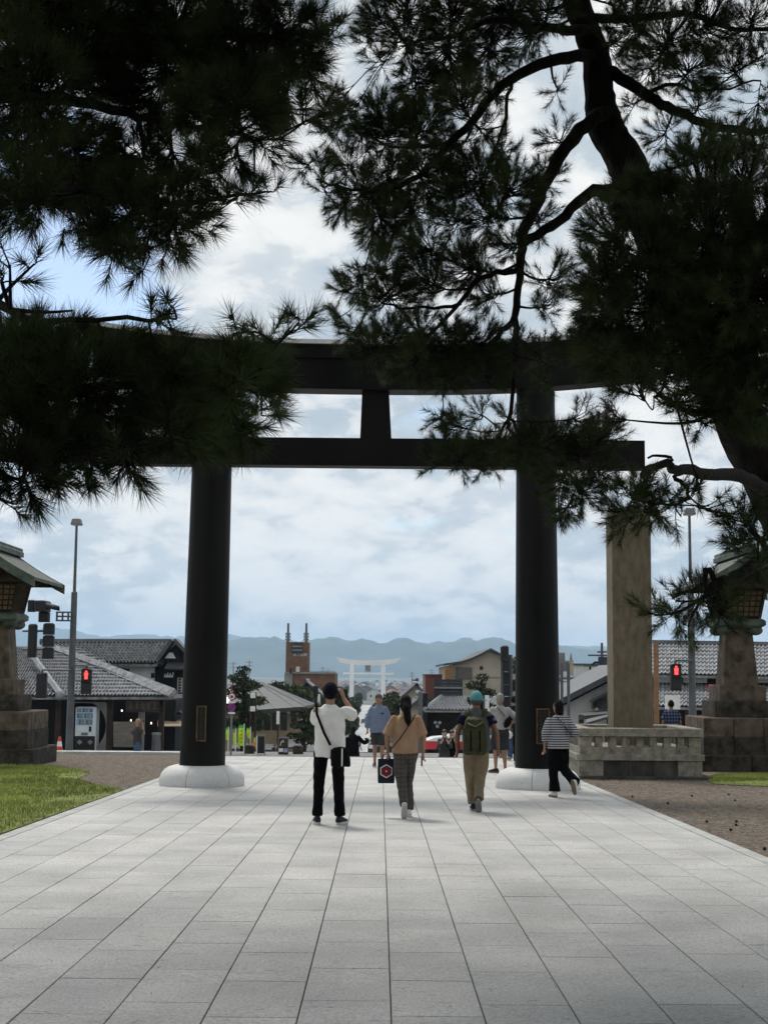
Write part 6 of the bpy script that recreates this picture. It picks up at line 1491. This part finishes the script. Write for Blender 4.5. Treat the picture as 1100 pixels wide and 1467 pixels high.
s_dark = mat('dark shoe', (.012, .014, .02), .7, .1); s_white = mat('white shoe', (.62, .62, .6), .7, .05); s_grey = mat('grey shoe', (.22, .21, .2), .8, .1); so_white = mat('pale sole', (.5, .48, .44), .8, .08); so_gum = mat('brown sole', (.17, .13, .08), .8, .1)
def band_mat(name, axis_cols, scale, cols, plaid=False):
    m = bpy.data.materials.new(name); m.use_nodes = True; t = m.node_tree; b = t.nodes['Principled BSDF']; b.inputs['Roughness'].default_value = .9; b.inputs['Specular IOR Level'].default_value = .1
    tcn = t.nodes.new('ShaderNodeTexCoord'); s = t.nodes.new('ShaderNodeSeparateXYZ'); t.links.new(tcn.outputs['Object'], s.inputs[0])
    def wave(sock, sc, thr):
        a = t.nodes.new('ShaderNodeMath'); a.operation = 'MULTIPLY'; a.inputs[1].default_value = sc; t.links.new(sock, a.inputs[0])
        f = t.nodes.new('ShaderNodeMath'); f.operation = 'FRACT'; t.links.new(a.outputs[0], f.inputs[0])
        g = t.nodes.new('ShaderNodeMath'); g.operation = 'GREATER_THAN'; g.inputs[1].default_value = thr; t.links.new(f.outputs[0], g.inputs[0]); return g.outputs[0]
    mx_ = t.nodes.new('ShaderNodeMix'); mx_.data_type = 'RGBA'; mx_.inputs[6].default_value = (*cols[0], 1); mx_.inputs[7].default_value = (*cols[1], 1)
    z = wave(s.outputs[2], scale, .55)
    if plaid:
        x = wave(s.outputs[0], scale * 1.1, .6); ad = t.nodes.new('ShaderNodeMath'); ad.operation = 'ADD'; t.links.new(x, ad.inputs[0]); t.links.new(z, ad.inputs[1]); hf = t.nodes.new('ShaderNodeMath'); hf.operation = 'MULTIPLY'; hf.inputs[1].default_value = .5; t.links.new(ad.outputs[0], hf.inputs[0]); z = hf.outputs[0]
    t.links.new(z, mx_.inputs[0]); t.links.new(mx_.outputs[2], b.inputs['Base Color']); return m
f_stripe = band_mat('navy and white stripes', 'z', 26, ((.42, .42, .43), (.02, .025, .045)))
f_plaid = band_mat('brown grey check', 'z', 17, ((.092, .083, .074), (.058, .054, .05)), True)
f_check = band_mat('navy check', 'z', 12, ((.015, .02, .05), (.12, .15, .24)), True)

# A: man in white T-shirt taking a picture
ra, J, S = person('man in loose white T-shirt, navy cap and black trousers taking a photograph', placed_on(471, 1181), -.04, 1.73,
    dict(eR=(.295, .12, 1.29), wR=(.15, .26, 1.50), eL=(-.20, .20, 1.20), wL=(-.03, .33, 1.46), hL=(-.09, 0, .90), hR=(.09, 0, .90), kL=(-.125, .02, .48), kR=(.11, .02, .48), aL=(-.135, -.02, .09), aR=(.135, -.02, .09), fL=(-.2, 1, 0), fR=(.35, 1, 0)),
    dict(top=dict(m=f_white, sleeve=.82, hem=.80, loose=1.08, sr=.068), legs=dict(m=f_black, w=.90, cuff=.075), shoe=(s_dark, so_white), cap=mat('blackish navy cap', (.006, .007, .013), .9, .15, 20, .4, 40, spec=.1), hair=('short', h_black), skin='tan', curlR=.5, curlL=.5, handR=(-.35, .3, .9), handL=(.4, .2, .9)), voxel=.010)
k = MB(); k.bbox(-.03, .19, .335, .35, 1.50, 1.62, .01); ph = k
ra.rotation_euler[2] = -.04
def held(k, name, m, r, S, label, cat, **kw):
    return solo(k, name, m, r, S, label, cat, **kw)
m_phone = mat('phone case', (.02, .02, .022), .3, .1)
held(ph, 'phone', m_phone, ra, S, 'phone held up by the man in the white T-shirt', 'phone')
k = MB(); k.ell((.145, -.185, .80), (.125, .06, .12), 14, 10); k.bbox(.03, .26, -.245, -.135, .70, .93, .05); bag = held(k, 'sling_bag', mat('black nylon bag', (.005, .005, .006), .8, .2, spec=.08), ra, S, 'black sling bag with pale zip strip on the back of the man in white', 'bag', voxel=.014, wr=.012)
k = MB(); k.v = []; k.box(.160, .176, -.258, -.249, .71, .92); k.v = [tuple(ra.matrix_basis @ (Vector(v) * S)) for v in k.v]; k.build('zip_strip', f_white, bag)
k = MB(); k.tube([(-.165, -.05, 1.43), (-.15, -.145, 1.32), (-.06, -.165, 1.1), (.02, -.168, .95)], .016, 6, sq=.4); k.v = [tuple(ra.matrix_basis @ (Vector(v) * S)) for v in k.v]; k.build('strap', f_black, bag)
# B: woman with tote
rb_, J, S = person('woman in beige blouse and checked trousers with black ponytail walking away', placed_on(580, 1171), .02, 1.59,
    dict(eL=(-.26, -.03, 1.12), wL=(-.245, .07, .90), eR=(.255, -.05, 1.12), wR=(.25, .04, .90), kL=(-.055, -.03, .48), kR=(.05, .12, .50), aL=(-.02, -.26, .18), aR=(.055, .05, .095), fL=(.0, .45, -.9), fR=(.05, 1, 0)),
    dict(top=dict(m=f_beige, sleeve=.98, hem=.88, loose=1.12, sr=.070, collar=True), legs=dict(m=f_plaid, w=1.0, cuff=.058), shoe=(s_white, so_white), hair=('pony', h_black), skin='tan'), voxel=.010)
k = MB(); w, h0, h1 = .12, .46, .80; cx_, cy_ = -.265, .10
k.rings([[(cx_ + a * w * f_, cy_ + b * g_, z) for a, b in ((-1, -1), (1, -1), (1, 1), (-1, 1))] for z, f_, g_ in ((h0, .93, .03), (h0 + .03, .97, .045), ((h0 + h1) / 2, 1, .05), (h1, .98, .022))]); tote = held(k, 'tote_bag', mat('dark navy tote cloth', (.008, .014, .03), .8, .2, 6, .7, 13), rb_, S, 'navy tote bag with a red hexagon emblem carried by the woman in beige', 'bag')
def on_tote(k): k.v = [tuple(rb_.matrix_basis @ (Vector(v) * S)) for v in k.v]; return k
for R_, m, y, nm in ((.098, f_white, -.056, 'emblem_border'), (.08, mat('emblem dark ring', (.03, .02, .03), .7, .1), -.061, 'emblem_ring'), (.066, mat('emblem crimson', (.22, .008, .03), .7, .1), -.066, 'emblem_centre'), (.012, f_white, -.07, 'emblem_dot')):
    k = MB(); k.prism([(cx_ + R_ * math.cos(math.pi / 6 + i * math.pi / 3), .63 + R_ * math.sin(math.pi / 6 + i * math.pi / 3)) for i in range(6)], cy_ + y, cy_ + y + .008); on_tote(k).build(nm, m, tote)
for dx in (-.06, .06): k = MB(); k.tube([(cx_ + dx, cy_, .78), (cx_ + dx * .7, cy_, .85), (-.245, .095, .875)], .009, 6); on_tote(k).build('handle', f_navy, tote)
k = MB(); k.box(.225, .245, .06, .15, .70, .84); held(k, 'phone', m_phone, rb_, S, 'phone hanging from the right hand of the woman in beige', 'phone')
k = MB(); k.tube([(.13, -.10, 1.42), (.06, -.168, 1.3), (-.08, -.178, 1.1), (-.2, -.12, .95)], .009, 6); acc(rb_, k, 'bag_strap', mat('brown strap', (.03, .012, .01), .7, .1), S)
# C: man with turquoise cap and backpack
rc, J, S = person('man in turquoise cap with olive backpack and khaki trousers walking away', placed_on(682, 1162), -.03, 1.65,
    dict(eL=(-.27, -.03, 1.12), wL=(-.275, .05, .88), eR=(.285, -.06, 1.12), wR=(.31, .01, .88), kL=(-.09, .06, .48), kR=(.06, .02, .48), aL=(-.04, .02, .09), aR=(.025, -.22, .17), fL=(-.05, 1, 0), fR=(.05, .55, -.8)),
    dict(top=dict(m=f_vest, sleeve=.45, hem=.84, loose=1.10, collar=True, sleeves_m=f_navy), legs=dict(m=f_khaki, w=1.16, cuff=.066), shoe=(s_dark, s_grey), hair=('short', h_sparse), cap=f_teal, brim=-1.25, skin='brown', build=1.05), voxel=.010)
k = MB(); k.rings([[(-.03 + a * w_, -.135 + b * d_ - d_, z) for a, b in ((-1, -1), (-.5, -1.25), (.5, -1.25), (1, -1), (1, 1), (-1, 1))] for z, w_, d_ in ((.80, .13, .05), (.84, .165, .075), (1.0, .17, .085), (1.18, .16, .075), (1.30, .13, .055), (1.34, .09, .03))]); bp_ = held(k, 'backpack', f_olive, rc, S, 'olive green backpack on the man in the turquoise cap', 'backpack', voxel=.010, wr=.008)
def on_c(k): k.v = [tuple(rc.matrix_basis @ (Vector(v) * S)) for v in k.v]; return k
for s in (-1, 1): k = MB(); k.tube([(-.02 + s * .10, -.14, 1.33), (s * .13, -.06, 1.445), (s * .135, .06, 1.41), (s * .15, .13, 1.25), (s * .17, .06, 1.0)], .028, 8, sq=.4); on_c(k).build('shoulder_strap', f_olive, bp_, smooth=True)
k = MB(); k.tube([(-.14, -.285, 1.24), (-.02, -.30, 1.19), (.1, -.285, 1.27)], .035, 8, sq=.6); on_c(k).build('top_flap', f_olive, bp_, smooth=True)
for s in (-.09, .04): k = MB(); k.tube([(s, -.322, .86), (s, -.318, 1.15)], .010, 6); on_c(k).build('strap', f_black, bp_)
# D: woman in stripes
rd, J, S = person('woman in navy striped top and black trousers hurrying past the right pillar', placed_on(800, 1142), .25, 1.53,
    dict(eL=(-.255, -.03, 1.12), wL=(-.24, .05, .88), eR=(.28, -.10, 1.14), wR=(.24, .10, 1.05), kL=(-.08, .03, .48), kR=(.10, .02, .50), aL=(-.08, .0, .09), aR=(.18, -.36, .27), fL=(-.15, 1, 0), fR=(.25, .1, -1)),
    dict(top=dict(m=f_stripe, sleeve=1.6, hem=.84, loose=1.18, sr=.07), legs=dict(m=f_black, w=1.25, cuff=.085), shoe=(s_white, so_gum), hair=('bob', h_black), skin='tan'), voxel=.010, yaw_head=.35)
k = MB(); k.tube([(-.09, -.12, 1.41), (.03, -.165, 1.3), (.17, -.13, 1.12)], .022, 6, sq=.4); acc(rd, k, 'bag_strap', f_char, S)
# E: man in blue shirt coming towards
re_, J, S = person('man in blue shirt and dark shorts walking towards the gate', (at(542, 1060, 32.4).x, 32.4, pz(32.4) + .002), math.pi, 1.63,
    dict(eR=(.26, -.04, 1.12), wR=(.26, .03, .88), kL=(-.09, .05, .48), aL=(-.09, .04, .09), kR=(.085, .0, .48), aR=(.08, -.08, .10)),
    dict(top=dict(m=f_blue, sleeve=1.9, hem=.80, loose=1.1, collar=True, sr=.068), legs=dict(m=f_char, len=.92, w=1.1), shoe=(mat('green shoe', (.02, .05, .045), .7, .1), so_white), hair=('short', h_sparse), skin='tan', face=True, build=1.05), voxel=.012)
k = MB(); k.box(-.125, -.045, .118, .126, 1.235, 1.26); acc(re_, k, 'shirt_pocket', f_navy, S)
# F: grey haired man with sling
rf, J, S = person('grey haired man in light grey T-shirt and dark shorts with hand on hip', (at(716, 1060, 30.3).x, 30.3, pz(30.3) + .002), .15, 1.66,
    dict(eR=(.37, -.05, 1.16), wR=(.22, .08, 1.02), eL=(-.25, .06, 1.12), wL=(-.22, .2, .95), kL=(-.095, .02, .48), kR=(.09, .0, .48), aL=(-.10, -.02, .09), aR=(.11, -.02, .09), fL=(-.75, .8, 0)),
    dict(top=dict(m=f_greyt, sleeve=.8, hem=.93, loose=1.08), legs=dict(m=mat('slate shorts', (.022, .028, .034), .9, .1), len=.98, w=1.1), shoe=(s_dark, so_gum), hair=('short', h_grey), skin='tan'), voxel=.012)
k = MB(); k.tube([(-.10, -.11, 1.42), (.0, -.15, 1.3), (.07, -.16, 1.2)], .022, 6, sq=.5); k.ell((.13, -.165, 1.08), (.075, .045, .13), 12, 8, Matrix.Rotation(.5, 3, 'Y')); held(k, 'sling_bag', mat('black nylon bag', (.005, .005, .006), .8, .2, spec=.08), rf, S, 'black sling bag across the back of the grey haired man', 'bag', voxel=.012)
# G: pair at the right pillar
rg1, J, S = person('dark haired person in navy top and blue jeans beyond the right pillar', (at(736, 1060, 36.4).x, 36.4, pz(36.4) + .002), -.1, 1.62, dict(aL=(-.12, -.02, .09), fL=(-.5, 1, 0)), dict(top=dict(m=f_navy, sleeve=.8, hem=.85), legs=dict(m=f_jean, w=1.1), shoe=(s_grey, so_white), hair=('short', h_black), skin='tan'), voxel=.014)
rg2, J, S = person('grey haired person in navy top half hidden by the right pillar', (at(744, 1060, 33.9).x, 33.9, pz(33.9) + .002), -.1, 1.50, dict(wL=(-.26, .04, .90)), dict(top=dict(m=f_navy, sleeve=.9, hem=.86), legs=dict(m=f_black), shoe=(s_grey, so_white), hair=('short', h_grey), skin='tan'), voxel=.014)
k = MB(); k.ell((-.30, -.06, .80), (.13, .10, .11), 14, 10); held(k, 'white_hat', f_white, rg2, S, 'white sun hat held low by the person behind the right pillar', 'hat', voxel=.014, wr=.01)
# H: two women photographing in front of the taxi
for px, hh, lab, mt, lift in ((636.5, 1.55, 'woman in grey coat taking a photograph in front of the taxi', f_char, 0), (647.5, 1.53, 'woman in black dress taking a photograph in front of the taxi', f_dress, .02)):
    rr_, J, S = person(lab, (at(px, 1060, 42.6).x, 42.6 + lift * 5, gz(42.6) + .014), math.pi, hh, dict(eL=(-.2, .16, 1.15), wL=(-.06, .30, 1.38), eR=(.2, .16, 1.15), wR=(.06, .30, 1.38)), dict(top=dict(m=mt, sleeve=1.5, hem=.85), legs=dict(m=mt, skirt=.35), shoe=(s_dark, so_gum), hair=('long', mat('dark brown hair', (.025, .015, .011), .5, .2, 40)), skin='pale', face=True, handL=(.2, .3, .8), handR=(-.2, .3, .8)), voxel=.014)
    k = MB(); k.bbox(-.075, .075, .335, .35, 1.42, 1.50, .01); held(k, 'phone', m_phone, rr_, S, 'phone held by the ' + lab.split(' taking')[0], 'phone')
# I: woman in black pointing
person('woman in long black dress with long hair pointing to the side', (at(506, 1060, 43.5).x, 43.5, gz(43.5) + .014), -.15, 1.60, dict(eR=(.34, .08, 1.16), wR=(.52, .14, 1.26)), dict(top=dict(m=f_dress, sleeve=1.9, hem=.85, loose=1.1), legs=dict(m=f_dress, skirt=.18), shoe=(s_dark, so_gum), hair=('long', h_black), skin='pale', handR=(.8, .2, .35)), voxel=.014)
# K: man on the phone
rk, J, S = person('bald man in dark T-shirt talking on a phone on the pavement', (at(197, 1060, 46).x, 46, gz(46) + .014), -1.1, 1.70, dict(eR=(.24, .14, 1.22), wR=(.10, .13, 1.48), eL=(-.25, -.10, 1.12), wL=(-.22, .06, .93)), dict(top=dict(m=f_char, sleeve=.8, hem=.86, loose=1.05), legs=dict(m=f_jean), shoe=(s_grey, so_white), skin='tan', face=True, handR=(.0, .0, 1)), voxel=.014)
k = MB(); k.bbox(.092, .108, .10, .18, 1.50, 1.64, .006); held(k, 'phone', m_phone, rk, S, 'phone at the ear of the bald man', 'phone')
# L: man in checked shirt
person('black haired man in navy checked shirt behind the stone balustrade', (at(961, 1030, 36.6).x, 36.6, pz(36.6) - .028), .05, 1.58, None, dict(top=dict(m=f_check, sleeve=.8, hem=.84, loose=1.08), legs=dict(m=f_char), shoe=(s_dark, so_gum), hair=('short', h_black), skin='tan', build=1.08), voxel=.014)
# M: person far down the road
person('tiny distant person in dark clothes walking across the approach road', (at(516, 1060, 200).x, 200, gz(200) + .022), 1.2, 1.68, dict(kL=(-.1, .15, .48), aL=(-.1, .25, .1), aR=(.1, -.2, .1)), dict(top=dict(m=f_navy, sleeve=1.9, hem=.86), legs=dict(m=f_char), shoe=(s_dark, so_gum), hair=('short', h_black), skin='tan'), voxel=.025)

bpy.data.scenes.remove(TMP)
